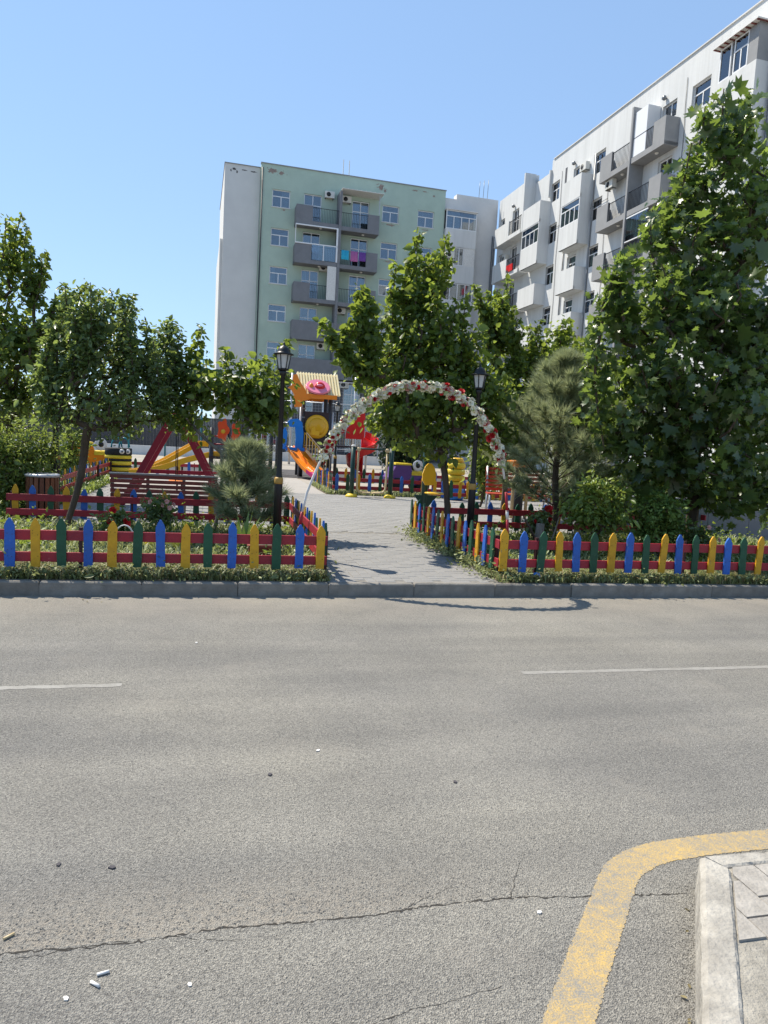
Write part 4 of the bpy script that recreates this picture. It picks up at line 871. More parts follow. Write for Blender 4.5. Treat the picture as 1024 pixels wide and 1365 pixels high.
tree('screening_hedge', 'added bushes screening the bright yard behind the low grey wall and the plane tree', 'bush', (8.2, 11.7, GZ), (8.2, 11.7, .5), [(7.2, 11.6, .75, .8, .4, .7), (8.4, 11.7, .8, .9, .4, .75), (9.8, 11.8, .8, 1.0, .4, .75), (6.6, 12.0, .9, .5, .4, .8)], nterm=420, per=26, size=.075, tmpl=OVAL, lm=L_MUL, r0=.05, sig=.10, seed=71)  # bushes added to block the bright yard showing through under the plane tree
def pine(label, base, h, rmax, z0, nwh, per, nl, seed, trunk_m, painted=False, nw=.0032, group='pines in the beds'):
    rng = np.random.default_rng(seed); base = np.array(base, float); t = thing('pine_tree', label, 'tree', tuple(base), 0, group)
    N = [np.zeros(3)]; par = [-1]; k = 12
    for i in range(1, k + 1): N.append(np.array([.02 * math.sin(i), .02 * math.cos(i * 1.3), h * i / k])); par.append(i - 1)
    tw = []
    for wv in range(nwh):
        f = wv / (nwh - 1); z = z0 + (h - z0) * f * .97; L = rmax * (1 - f) ** .68 * (0.75 + .5 * rng.random()) * (0.72 if f < .08 else 1) + .06
        j = min(k, max(1, int(z / h * k))); m = rng.integers(5, 8)
        for q in range(m):
            a = 2 * math.pi * (q + rng.random() * .7) / m; d = np.array([math.cos(a), math.sin(a), .28 + .75 * f]); d /= np.linalg.norm(d); Lq = L * (.7 + .5 * rng.random())
            prev = j; p0 = np.array([N[j][0], N[j][1], z]); N.append(p0); par.append(j); prev = len(N) - 1
            for s in range(1, 5):
                p = p0 + d * Lq * s / 4 + np.array([0, 0, .10 * Lq * (s / 4) ** 2]); N.append(p); par.append(prev); prev = len(N) - 1
                if s >= 2:
                    tw.append((N[par[-1]], p))
                    for sd in (-1, 1):
                        e = d + sd * np.cross(d, [0, 0, 1]) * (.6 + .3 * rng.random()) + np.array([0, 0, .25]); e /= np.linalg.norm(e); q2 = p + e * Lq * .26 * (1.2 - .15 * s); N.append(q2); par.append(len(N) - 2 if False else prev); tw.append((p, q2))
    V, F = branch_mesh(np.array(N), par, h * .019, .003, 5); link('trunk', tri_mesh('trunk', V, F, trunk_m, True), t)
    if painted: obj('painted_trunk_base', MB().tube([(0, 0, -.05), (0.01, 0, z0 * .95)], [.036, .031], 8), DKGRN if painted == 'g' else trunk_m, t)
    P = []; D = []
    for a, b in tw:
        u = rng.random((per, 1)); q = a + (b - a) * (.55 + .5 * u); ax = norm((b - a)[None]); dd = norm(rng.normal(size=(per, 3)) * .62 + ax * 1.15 + np.array([0, 0, .25])); P.append(q); D.append(dd)
    P = np.concatenate(P); D = np.concatenate(D); n = len(P); ln = (nl * (.7 + .5 * rng.random(n)))[:, None]; sd = norm(np.cross(D, rng.normal(size=(n, 3)))) * nw
    W = np.stack([P - sd, P + sd, P + D * ln + np.array([0, 0, -.01]) * ln], 1).reshape(-1, 3); Fc = np.arange(3 * n).reshape(-1, 3)
    link('crown', tri_mesh('crown', W, Fc, L_PINE), t, kind='stuff'); return t
pine('big fluffy pine with a green painted trunk in the right bed', (5.08, 9.9, GZ), 2.76, 1.0, .55, 12, 78, .20, 21, BARK, 'g', .0048)
pine('small round pine in the left bed beside the street lamp', (.39, 9.3, GZ), 1.16, .42, .26, 8, 46, .19, 22, BARK, False, .0044)

# ================================================================== BEDS AND FENCES
for nm, x0, x1 in (('planting_bed', -7.0, 1.10), ('planting_bed', 2.93, 9.0)):
    obj(nm, MB().box(x0, 6.74, -.1, x1, 10.44, GZ - .002), SOIL, kind='structure')
obj('planting_bed', MB().box(2.75, 17.62, -.1, 9.4, 19.5, GZ + .01), SOIL, kind='structure'); obj('planting_bed', MB().box(-7.4, 10.5, -.1, -2.6, 22, GZ + .005), SOIL, kind='structure')

def picket_mesh(c, k, h=.44, w=.084):
    rng = random.Random(k * 7 + 1); wb = lambda: rng.uniform(-.0035, .0035)
    L = [(-w / 2 + wb(), h * t) for t in (0, .25, .5, .72)] + [(-w / 2 - .001, h * .84), (-w * .30, h * .93), (-w * .09, h * .993)]
    Rr = [(w * .09, h * .993), (w * .30, h * .93), (w / 2 + .001, h * .84)] + [(w / 2 + wb(), h * t) for t in (.72, .5, .25, 0)]
    mb = MB().prism([(x, z) for x, z in (L + Rr)][::-1], -.009, .009)
    if c != 'g':
        for zz in (.10, .155, .30, .335):
            for xx in (-.02, .021):
                if rng.random() < .75: x, z = xx + rng.uniform(-.006, .006), zz + rng.uniform(-.01, .01); mb.lathe([(.0035, -.0095), (.0035, -.0108)], 6, (x, 0, z), 1, False, 'y')
    return mb.mesh('picket', [{'b': BLUE, 'y': YEL, 'g': GRN}[c], NAIL])
PMS = {c: [picket_mesh(c, i + ord(c)) for i in range(4)] for c in 'byg'}
POSTM = MB().box(-.014, -.02, -.14, .014, .02, .36).mesh('post', mat('dark_post_paint', (0.06, 0.02, 0.02), 0.6, .3, 8))
def picket_fence(label, p0, p1, seq, pitch=.216, z=GZ + .09, posts=(), face=1, rails=(.085, .285), railh=(.088, .092), start=.05, h=1.0, back=False):
    """rails run from p0 to p1; pickets are nailed to the face side"""
    p0 = Vector((*p0, 0)); p1 = Vector((*p1, 0)); d = p1 - p0; L = d.length; a = math.atan2(d.y, d.x)
    t = thing('picket_fence', label, 'fence', (p0.x, p0.y, z), a, 'painted picket fences of the park')
    for zz, hh in zip(rails, railh):
        n = max(1, round(L / 2.2)); seg = L / n
        for i in range(n): obj('rail', MB().cbox(i * seg - .01, .001 * (i % 2), zz - hh / 2, (i + 1) * seg + .01, .022 + .001 * (i % 2), zz + hh / 2, .003), RED, t)
    n = int((L - start) / pitch + 1e-6) + 1
    for i in range(n):
        c = seq[i % len(seq)]; x = start + i * pitch + random.uniform(-.006, .006)
        o = link('picket', random.choice(PMS[c]), t, (x, -.0115 if face == 1 else .036, random.uniform(-.008, .008)), (random.gauss(0, .012), random.gauss(0, .018), random.uniform(-.04, .04)))
        o.scale = (random.uniform(.93, 1.05), 1, h * random.uniform(.965, 1.03))
    for x in posts: link('post', POSTM, t, (x, .045, 0))
    return t
picket_fence('front picket fence left of the path, ending in a yellow picket', (-6.12, 6.91), (1.10, 6.91), 'ygb', start=.013, pitch=.2167, posts=[.3, 2.0, 3.3, 4.93, 6.70])
picket_fence('front picket fence right of the path, starting with a yellow picket', (2.95, 6.91), (9.6, 6.91), 'ybg', start=.048, pitch=.2125, posts=[.44, 2.27, 4.1, 5.9])
picket_fence('side picket fence along the left edge of the path', (1.075, 10.38), (1.075, 6.95), 'gyb', start=.06, posts=[.05, 1.7, 3.3], face=0)
picket_fence('side picket fence along the right edge of the path', (2.945, 10.38), (2.945, 6.95), 'gyb', start=.05, posts=[.04, 1.7, 3.3], face=1)
picket_fence('back picket fence of the left bed in front of the slatted bench', (-2.72, 10.41), (1.06, 10.41), 'ybg', start=.10, posts=[.05, 1.6, 3.2], face=0)
picket_fence('back picket fence of the right bed below the right street lamp', (2.96, 10.41), (6.9, 10.41), 'gbyg', start=.12, posts=[.05, 1.6, 3.2], face=0, pitch=.235)
picket_fence('far picket fence behind the exercise bars', (2.95, 17.75), (9.2, 17.75), 'bgy', start=.06, pitch=.285, posts=[.05, 2, 4, 6])
picket_fence('farthest picket fence in front of the red spiral slide', (2.95, 21.2), (9.2, 21.2), 'ybg', start=.06, pitch=.285, posts=[.05, 2, 4, 6])
picket_fence('left playground picket fence running back towards the tyre bee', (-2.82, 20.6), (-2.82, 13.2), 'ygbg', start=.08, pitch=.24, posts=[.05, 2.2, 4.4, 7])
picket_fence('picket fence behind the coral slatted bench', (5.2, 16.6), (9.0, 16.6), 'ybgy', start=.06, pitch=.22, posts=[.05, 2, 3.7])
picket_fence('picket fence closing the right side of the plaza behind the pine', (8.3, 15.9), (8.3, 10.6), 'ybgb', start=.06, pitch=.24, posts=[.05, 2.6])
picket_fence('far left picket fence beyond the yellow slides', (-2.6, 21.6), (1.6, 21.6), 'bgy', start=.06, pitch=.3, posts=[.05, 2, 4])
picket_fence('short picket fence turning back beside the magenta slide end', (2.92, 21.1), (2.92, 17.8), 'gbyg', start=.06, pitch=.26, posts=[.05, 1.6])

def ground_cover(name, label, rects, n, hmin, hmax, m, seed, wide=.012, sprawl=.7):
    rng = np.random.default_rng(seed); Ps = []
    ar = np.array([(r[2] - r[0]) * (r[3] - r[1]) for r in rects]); ar = ar / ar.sum()
    for r, f in zip(rects, ar):
        k = int(n * f * 2.0); q = np.stack([rng.uniform(r[0], r[2], k), rng.uniform(r[1], r[3], k), np.full(k, GZ)], 1)
        cl = np.sin(q[:, 0] * 5.1 + 1.3 * np.sin(q[:, 1] * 3.3)) * np.sin(q[:, 1] * 6.2 + 1.7 * np.sin(q[:, 0] * 2.1)) * .5 + .5
        q = q[rng.random(k) < (.30 + .62 * cl)]; Ps.append(q)
    P = np.concatenate(Ps); k = len(P); a = rng.uniform(0, 2 * math.pi, k); h = rng.uniform(hmin, hmax, k); b = h * sprawl * rng.uniform(.5, 1.4, k); w = wide * rng.uniform(.6, 1.5, k)
    d = np.stack([np.cos(a), np.sin(a), np.zeros(k)], 1); s = np.stack([-np.sin(a), np.cos(a), np.zeros(k)], 1) * w[:, None]; up = np.array([0, 0, 1.0])
    p0 = P; p1 = P + d * (b * .35)[:, None] + up * (h * .75)[:, None]; p2 = P + d * b[:, None] + up * (h * .95)[:, None] * np.where(rng.random(k) < .3, .6, 1)[:, None]
    V = np.stack([p0 - s * .6, p0 + s * .6, p1 - s, p1 + s, p2], 1).reshape(-1, 3); F = (np.array([(0, 1, 3), (0, 3, 2), (2, 3, 4)])[None] + (np.arange(k) * 5)[:, None, None]).reshape(-1, 3)
    return link(name, tri_mesh(name, V, F, m), kind='stuff', label=label, cat='ground cover')
FRONT = [(-6.5, 6.745, 1.12, 7.3), (2.92, 6.745, 9.0, 7.3)]; BEDS = [(-6.5, 7.3, 1.13, 10.35), (2.9, 7.3, 9.0, 10.35)]
ground_cover('grass', 'thick mat of narrow green leaves growing along the kerb under the front fences', FRONT, 24000, .03, .10, L_GRASS, 31, .0065, 1.0)
ground_cover('grass', 'green ground cover filling the beds behind the front fences', BEDS, 26000, .05, .16, L_GRASS, 32, .009)
ground_cover('dry_grass', 'dry straw coloured blades mixed into the ground cover by the kerb', FRONT, 7500, .04, .11, L_DRY, 33, .005, 1.0)
ground_cover('grass', 'thin grass strip at the foot of the far picket fence', [(2.8, 17.45, 9.2, 18.4), (2.75, 17.7, 3.0, 21)], 3500, .05, .14, L_GRASS, 34, .012)
ground_cover('grass', 'grass under the bush and along the left playground fence', [(-6.5, 10.4, -2.65, 13.2), (-3.2, 13.2, -2.5, 20)], 9000, .05, .22, L_LIME, 35, .012)
# low weeds with small leaves spilling over the path edge
def weeds(label, pts, n, sz, m, seed, sp=.10, hh=.09):
    rng = np.random.default_rng(seed); P = np.concatenate([np.array([x, y, GZ + .01]) + rng.normal(size=(n, 3)) * [sp, sp, 0] + np.abs(rng.normal(size=(n, 1))) * [0, 0, hh] for x, y in pts])
    W, F, _ = leaves(P, norm(rng.normal(size=P.shape)), sz, OVAL, .8, .1, .35, rng); return link('weeds', tri_mesh('weeds', W, F, m), kind='stuff', label=label, cat='weeds')
weeds('low creeping weeds spilling over the right edge of the path', [(2.93 + random.uniform(-.07, .05), 6.85 + .14 * i) for i in range(26)], 60, .035, L_GRASS, 41)
weeds('low creeping weeds at the foot of the right front fence', [(2.95 + .17 * i, 6.86 + random.uniform(-.06, .2)) for i in range(34)], 50, .034, L_GRASS, 42, .10, .05)
weeds('low creeping weeds along the kerb under the left front fence', [(-3 + .16 * i, 6.82 + random.uniform(-.03, .2)) for i in range(26)], 40, .036, L_GRASS, 45, .09, .045)
weeds('bushy ground leaves along the left front fence corner', [(-5 + .2 * i, 7.0 + random.uniform(-.1, .5)) for i in range(31)], 50, .045, L_GRASS, 43)
weeds('mixed leafy plants inside the beds', [(random.uniform(-4, 1), random.uniform(7.6, 10.2)) for _ in range(36)] + [(random.uniform(3.1, 8.6), random.uniform(7.5, 10.2)) for _ in range(46)], 60, .05, L_MUL, 44, .14, .13)

# ================================================================== FLOWER ARCH
ARCH = [(0.845, 0.10), (0.86, 0.57), (0.89, 0.77), (0.93, 0.97), (1.0, 1.16), (1.08, 1.35), (1.18, 1.54), (1.295, 1.72), (1.44, 1.87), (1.61, 2.0), (1.83, 2.09), (2.07, 2.125), (2.32, 2.11), (2.53, 2.04), (2.72, 1.9), (2.87, 1.72), (2.99, 1.51), (3.07, 1.30), (3.13, 1.01), (3.17, 0.67), (3.2, 0.10)]
def arc_at(t):
    i = min(int(t), len(ARCH) - 2); f = t - i; return Vector((ARCH[i][0] * (1 - f) + ARCH[i + 1][0] * f, 7.25, ARCH[i][1] * (1 - f) + ARCH[i + 1][1] * f))
arch = thing('flower_arch', 'tall garden arch wound with white blossoms and red roses over the path', 'arch', (2.02, 7.25, GZ))
AB = Vector((2.02, 7.25, GZ))
obj('pole', MB().tube([arc_at(t) - AB for t in np.arange(1.9, 17.9, .5)], .013, 8), WHITEP, arch)
for nm, a, b_, m in (('red_band', 1.15, 1.92, RED), ('yellow_band', .72, 1.16, YEL), ('red_band', .1, .73, RED), ('red_band', 17.9, 18.55, RED), ('white_band', 18.5, 18.8, WHITEP), ('red_band', 18.8, 19.3, RED), ('yellow_band', 19.3, 19.95, YEL)):
    obj(nm, MB().tube([arc_at(a) - AB, arc_at((a + b_) / 2) - AB, arc_at(b_) - AB], .0165, 8), m, arch)
F_WHITE = mat('cream_petal', (0.78, 0.75, 0.60), 0.7, .15, 30, objrand=.14); F_RED = mat('red_petal', (0.56, 0.018, 0.022), 0.6, .3, 40, objrand=.25); F_PINK = mat('pale_pink_petal', (0.66, 0.34, 0.30), 0.7, .2, 30, objrand=.1); F_CORE = mat('flower_core', (0.5, 0.4, 0.08), 0.8)
def flower_mesh(nm, r, rings, m, seed):
    rng = random.Random(seed); mb = MB()
    for (rr, lift, k) in rings:
        for i in range(k):
            a = 2 * math.pi * (i + rng.random() * .4) / k; w = rr * 1.9 / k * 1.6; c, s = math.cos(a), math.sin(a); q = lambda u, v, z: (c * u - s * v, s * u + c * v, z)
            mb.add([q(rr * .12, 0, 0), q(rr * .6, -w, lift * .5), q(rr, -w * .45, lift), q(rr * 1.02, w * .45, lift * 1.05), q(rr * .6, w, lift * .5)], [(0, 1, 2, 3, 4)])
    mb.ell((0, 0, r * .12), (r * .2, r * .2, r * .16), 6, 4, 1); return mb.mesh(nm, [m, F_CORE if m is not F_RED else F_RED])
WF = [flower_mesh('white_blossom', .034, [(.036, .010, 5), (.024, .022, 5)], F_WHITE, i) for i in range(3)]; PF = [flower_mesh('pink_blossom', .03, [(.03, .010, 5), (.018, .02, 4)], F_PINK, 9)]
RF = [flower_mesh('red_rose', .045, [(.046, .012, 6), (.036, .028, 5), (.02, .034, 4)], F_RED, 20 + i) for i in range(2)]
rs = random.Random(5)
def put_flower(me, nm, t, r, sc):
    p = arc_at(t); a = rs.uniform(0, 2 * math.pi); tg = (arc_at(min(t + .1, 19.9)) - arc_at(t - .1)).normalized(); n1 = tg.cross(Vector((0, 1, 0))).normalized(); dr = (n1 * math.cos(a) + Vector((0, -1, 0)) * math.sin(a) * 1.0)
    if dr.y > .3: dr.y *= -.6
    dr.normalize(); o = link(nm, me, arch, p - AB + dr * r); o.rotation_euler = (dr + Vector((rs.gauss(0, .3), rs.gauss(0, .3), rs.gauss(0, .3)))).to_track_quat('Z', 'Y').to_euler(); o.scale = (sc,) * 3
for i in range(292): t_ = rs.uniform(4.75, 16.9); put_flower(rs.choice(WF), 'white_blossom', t_, rs.uniform(.015, .055), rs.uniform(.55, 1.05))
for i in range(70): put_flower(PF[0], 'pink_blossom', rs.uniform(4.8, 16.8), rs.uniform(.015, .045), rs.uniform(.55, .95))
for i in range(30): put_flower(RF[0], 'red_rose', rs.uniform(4.6, 11.2), rs.uniform(.03, .055), rs.uniform(.35, .6))
for t_ in (12.0, 12.2, 12.45, 12.7, 13.0, 13.3, 14.2, 14.5, 14.7, 15.0, 15.15, 15.3, 15.6, 15.9, 16.2, 16.5, 16.8, 16.4, 15.7): put_flower(rs.choice(RF), 'red_rose', t_, rs.uniform(.025, .05), rs.uniform(.42, .8))
for t_ in (12.1, 12.55, 12.9, 15.2, 15.4): put_flower(rs.choice(RF), 'red_rose', t_, .045, .92)
_rg = np.random.default_rng(77); _p = []
for i in range(420):
    t_ = _rg.uniform(4.65, 17.0); _p.append(np.array(arc_at(t_)) + _rg.normal(size=3) * [.03, .03, .03])
_p = np.array(_p); W, F, _ = leaves(_p, norm(_rg.normal(size=_p.shape)), .042, OVAL, .3, .2, .3, _rg); link('garland_leaves', tri_mesh('garland_leaves', W - np.array(AB), F, leaf_mat('silk_leaf', (.10, .18, .04), (.42, .48, .22), (.3, .4, .1))), arch, kind='stuff')

# ================================================================== STREET LAMPS
LGLASS = mat('frosted_lamp_glass', (0.55, 0.55, 0.53), 0.25, .1, 10)
def lamp(label, x, y, H, r=.034):
    t = thing('street_lamp', label, 'street lamp', (x, y, GZ), 0, 'black lantern street lamps')
    h = H - GZ
    obj('pole', MB().lathe([(r * 1.42, -.1), (r * 1.42, .84), (r * 1.32, .88), (r * 1.1, .92), (r, .96), (r * .72, h - .38), (r * 1.1, h - .365), (r * 1.25, h - .33), (r * 1.0, h - .31)], 14), BLACK, t)
    obj('base_plate', MB().lathe([(r * 2.6, -.05), (r * 2.6, .02), (r * 1.7, .05)], 14), BLACK, t)
    obj('gold_band', MB().lathe([(r * 1.46, .82), (r * 1.54, .835), (r * 1.54, .875), (r * 1.3, .90)], 14), mat('old_gold_paint', (.42, .24, .05), .5), t)
    obj('lantern_glass', MB().lathe([(.052, h - .30), (.085, h - .125)], 6, smooth=False), LGLASS, t)
    fr = MB()
    for k in range(6):
        a = math.pi / 3 * k; fr.beam((.054 * math.cos(a), .054 * math.sin(a), h - .31), (.088 * math.cos(a), .088 * math.sin(a), h - .12), .011, .011)
    fr.lathe([(.06, h - .312), (.066, h - .30), (.056, h - .288)], 6, smooth=False)
    obj('lantern_frame', fr, BLACK, t)
    obj('lantern_cap', MB().lathe([(.118, h - .132), (.122, h - .122), (.082, h - .106), (.078, h - .088), (.062, h - .052), (.026, h - .028), (.012, h - .02), (.014, h - .008), (.005, h + .02)], 12), BLACK, t)
    return t
lamp('black street lamp rising in front of the young tree in the left bed', .742, 8.5, 2.60)
lamp('black street lamp standing behind the right side of the flower arch', 3.33, 8.85, 2.58)
lamp('small distant black street lamp beside the play tower', 3.42, 20.6, 2.62)
lamp('dark lamp post half hidden by the hedge behind the litter bin', -2.44, 12.0, 2.3, .05)

# ================================================================== PARK FURNITURE
def bench_from_behind():
    t = thing('park_bench', 'dark red slatted bench with grey steel frame seen from behind', 'bench', (-.76, 11.6, GZ))
    for x in (-.77, -.25, .29, .78):
        m = MB(); m.beam((x, 0, .27), (x, -.12, .67), .045, .045); m.beam((x, -.12, 0) if False else (x, .0, -.02), (x, 0, .30), .04, .04); m.beam((x, .40, -.02), (x, .40, .30), .04, .04); m.beam((x, -.02, .28), (x, .45, .30), .04, .04)
        obj('frame', m, GREYMET, t)
    for k in range(5): z = .32 + .075 * k; obj('back_slat', MB().box(-.80, -.02 - .022 * k - .05, z, .80, -.02 - .022 * k - .03, z + .055), REDWOOD, t)
    obj('top_rail', MB().box(-.81, -.165, .675, .81, -.10, .70), GREYMET, t)
    for k in range(5): obj('seat_slat', MB().box(-.80, .03 + .085 * k, .305, .80, .10 + .085 * k, .33), REDWOOD, t)
bench_from_behind()
def coral_bench():
    t = thing('park_bench', 'coral red slatted bench with curved grey armrest behind the right street lamp', 'bench', (6.35, 14.2, GZ), R(-14), None)
    for x in (-.62, .62):
        m = MB(); m.tube([(x, -.42, -.02), (x, -.42, .38), (x, -.1, .40), (x, .02, .42), (x, .12, .70), (x, .20, .98)], .024, 8); m.tube([(x, .02, .40), (x, .06, -.02)], .024, 8); obj('frame', m, SILVER, t)
    for k in range(6): z = .47 + .085 * k; obj('back_slat', MB().box(-.66, .015 + .035 * k, z, .66, .04 + .035 * k, z + .06), REDSLAT, t)
    for k in range(5): obj('seat_slat', MB().box(-.66, -.42 + .09 * k, .405, .66, -.345 + .09 * k, .43), REDSLAT, t)
coral_bench()
t = thing('litter_bin', 'brown slatted litter bin with pale rim left of the bench', 'litter bin', (-2.44, 11.15, GZ))
obj('liner', MB().lathe([(.18, .02), (.19, .60)], 14), BLACK, t)
for k in range(18):
    a = 2 * math.pi * k / 18; c, s = math.cos(a), math.sin(a); q = lambda r, w, z: (c * r - s * w, s * r + c * w, z)
    obj('slat', MB().add([q(.20, -.028, 0), q(.20, .028, 0), q(.216, .028, 0), q(.216, -.028, 0), q(.20, -.028, .61), q(.20, .028, .61), q(.216, .028, .61), q(.216, -.028, .61)], [(0, 1, 2, 3), (7, 6, 5, 4), (0, 4, 5, 1), (1, 5, 6, 2), (2, 6, 7, 3), (3, 7, 4, 0)]), BINWOOD, t)
obj('rim', MB().lathe([(.175, .61), (.235, .615), (.24, .645), (.20, .66), (.165, .65)], 18), SILVER, t)
# exercise bars
t = thing('swing_walker', 'exercise frame of two dark green posts with hanging cream swing bars', 'exercise machine', (3.75, 17.0, GZ))
for x in (-.485, .485):
    obj('post', MB().tube([(x, 0, 0), (x, 0, 1.23)], .058, 10), DKGRN, t); obj('post_cap', MB().lathe([(.062, 1.23), (.062, 1.26), (.03, 1.275)], 10, (x, 0, 0)), WHITEP, t)
    obj('foot', MB().lathe([(.15, -.01), (.15, .03), (.10, .075), (.065, .085)], 14, (x, 0, 0)), PLY, t)
obj('crossbar', MB().tube([(-.49, 0, 1.19), (.49, 0, 1.19)], .022, 8), DKGRN, t)
obj('swing_bar', MB().tube([(-.36, -.02, 1.15), (-.37, -.02, .6), (-.36, -.02, .22), (-.30, -.02, .13), (-.1, -.02, .12)], .026, 8), CREAM, t)
obj('swing_bar', MB().tube([(.36, -.02, 1.10), (.37, -.02, .6), (.36, -.02, .22), (.30, -.02, .13), (.08, -.02, .12)], .026, 8), CREAM, t)
obj('pedal', MB().box(-.22, -.12, .10, -.02, .08, .13).box(.03, -.12, .10, .22, .08, .13), CREAM, t, kind='stuff')
for x in (-.36, .36): obj('bearing', MB().lathe([(.05, -.04), (.05, .04)], 10, (x, -.02, 1.17), axis='y'), CREAM, t)
# seated press machine
t = thing('press_machine', 'seated exercise machine with rounded yellow back pad on a dark green post', 'exercise machine', (3.78, 12.5, GZ))
obj('post', MB().tube([(0, 0, -.02), (-.02, 0, 1.75)], .06, 10), DKGRN, t)
obj('back_pad', MB().prism([(-.07, -.20), (.07, -.20), (.125, -.12), (.13, 0), (.085, .14), (.03, .20), (-.03, .20), (-.085, .14), (-.13, 0), (-.125, -.12)], -.13, -.09), PY, t, loc=(.03, 0, .84))
obj('seat', MB().ell((.12, -.22, .505), (.20, .17, .028), 14, 6), PY, t)
obj('seat_bracket', MB().prism([(-.22, .45), (.24, .45), (.08, .25), (.0, .1), (-.06, .25)], -.04, .0), DKGRN, t)
obj('arm', MB().tube([(-.02, 0, 1.70), (-.45, -.1, 1.66), (-.8, -.15, 1.66)], .022, 8), DKGRN, t)
obj('grip', MB().tube([(-.78, -.15, 1.66), (-.55, -.12, 1.66)], .035, 8).tube([(-.5, -.12, 1.65), (-.44, -.12, 1.69)], .03, 8), CREAM, t, kind='stuff')
# disc machine
t = thing('tai_chi_wheel', 'exercise post with an orange disc on top and two cream tubes', 'exercise machine', (5.19, 11.5, GZ))
obj('post', MB().tube([(0, 0, -.02), (0, 0, 1.06)], .085, 10), POSTD, t)
obj('disc', MB().lathe([(.10, 1.07), (.20, 1.10), (.235, 1.16), (.235, 1.185), (.20, 1.19)], 20), PO, t)
obj('tube', MB().tube([(-.13, -.05, .18), (-.13, -.05, .86), (-.09, -.05, .93)], .03, 8), CREAM, t); obj('tube', MB().tube([(.13, -.05, .18), (.13, -.05, .86), (.09, -.05, .93)], .03, 8), CREAM, t)
# red A-frame swing
t = thing('garden_swing', 'crimson timber A-frame garden swing standing behind the slatted bench', 'swing', (-.72, 13.4, GZ))
CRIM = mat('crimson_timber', (0.30, 0.012, 0.03), 0.45, .25, 8)
for y in (0, 1.5):
    for s in (-1, 1): obj('leg', MB().beam((.07 * s, y, 1.62), (.92 * s, y, -.02), .11, .085, up=(0, 1, 0)), CRIM, t)
    obj('cross_brace', MB().box(-.55, y + .06, .50, .55, y + .10, .58), CRIM, t)
obj('top_beam', MB().box(-.055, -.15, 1.60, .055, 1.65, 1.71), CRIM, t)
for y in (.45, 1.05): obj('chain', MB().tube([(0, y, 1.6), (0, y, .42)], .01, 6), BLACK, t)
obj('seat', MB().box(-.15, .38, .38, .15, 1.12, .415), PO, t)

# ---------------- tyre bees and tyre cars
def bee(label, x, y, r, rz=0.0):
    t = thing('tyre_bee', label, 'tyre sculpture', (x, y, GZ), rz, 'sculptures made from painted tyres'); z = 0.0
    for k, (hh, m) in enumerate(((.125, PLY), (.05, TYRE), (.115, PLY), (.055, TYRE), (.115, PLY), (.06, TYRE), (.10, PLY), (.20, TYRE))):
        b = min(.02, hh * .3); pr = [(r * .5, z), (r * .95, z + .003), (r, z + b), (r, z + hh - b), (r * .95, z + hh - .003), (r * .5, z + hh)]
        obj('tyre', MB().lathe(pr, 22), m, t); z += hh
    zt = z - .09
    for dx in (.13, .27):
        yy = -math.sqrt(max(0, r * r - dx * dx)); e = obj('eye', MB().lathe([(.068, .02), (.068, -.02), (.04, -.035)], 12, (dx, yy, zt), axis='y'), WHITEP, t); obj('pupil', MB().lathe([(.024, -.03), (.022, -.045)], 8, (dx + .012, yy, zt - .008), axis='y'), BLACK, e)
    for dx in (-.05, .15): obj('antenna', MB().tube([(dx + .14 * math.cos(a), 0, z - .02 + .30 * math.sin(a)) for a in np.linspace(math.pi, .15, 9)], .022, 7), PTEAL, t)
bee('yellow and black striped tyre bee with teal antennae at the left', -2.63, 20.9, .36)
t = thing('tyre_barrel', 'stack of lemon yellow tyres on a blue one by the far fence', 'tyre sculpture', (6.0, 17.2, GZ), 0, 'sculptures made from painted tyres')
for k in range(6): obj('tyre', MB().lathe([(.12, .16 * k), (.215, .16 * k + .01), (.235, .16 * k + .05), (.235, .16 * k + .11), (.215, .16 * k + .15), (.12, .16 * k + .16)], 16), PBLU if k < 2 else PLY, t)
obj('lid', MB().lathe([(.20, .965), (.17, 1.06), (.14, 1.08)], 14), PY, t)
def toy_car(label, x, y, rz, body, hood, sc=1.0):
    t = thing('tyre_car', label, 'tyre sculpture', (x, y, GZ), rz, 'sculptures made from painted tyres'); t.scale = (sc,) * 3
    obj('body', MB().prism([(-.75, .25), (.75, .25), (.8, .5), (.7, .62), (.1, .66), (0, .95), (-.55, .95), (-.72, .62), (-.8, .5)], -.3, .3), body, t)
    obj('hood', MB().cbox(.05, -.32, .60, .85, .32, .74, .03), hood, t); obj('roof', MB().cbox(-.6, -.32, .951, .03, .32, 1.02, .02), hood, t)
    for xx in (-.5, .5):
        for yy in (-.36, .36): w = obj('wheel', MB().lathe([(.10, -.06), (.23, -.06), (.25, -.03), (.25, .03), (.23, .06), (.10, .06)], 16, (xx, yy, .25), axis='y'), TYRE, t)
    obj('headlight', MB().lathe([(.13, .80), (.15, .84), (.10, .86)], 12, (0, 0, .52), axis='x'), WHITEP, t)
    f = obj('steering_wheel', MB().lathe([(.17, -.33), (.20, -.35), (.20, -.37), (.17, -.38)], 16, (.25, 0, .95), axis='y'), WHITEP, t); obj('wheel_hub', MB().lathe([(.09, -.375), (.08, -.39)], 12, (.25, 0, .95), axis='y'), BLACK, t)
toy_car('tyre car with purple body and yellow hood behind the far fence', 5.35, 19.6, R(10), PPUR, PLY, .8)
toy_car('tyre car with orange body and white round face left of the tyre bee', -3.6, 22.4, R(20), PO, PLY, .9)

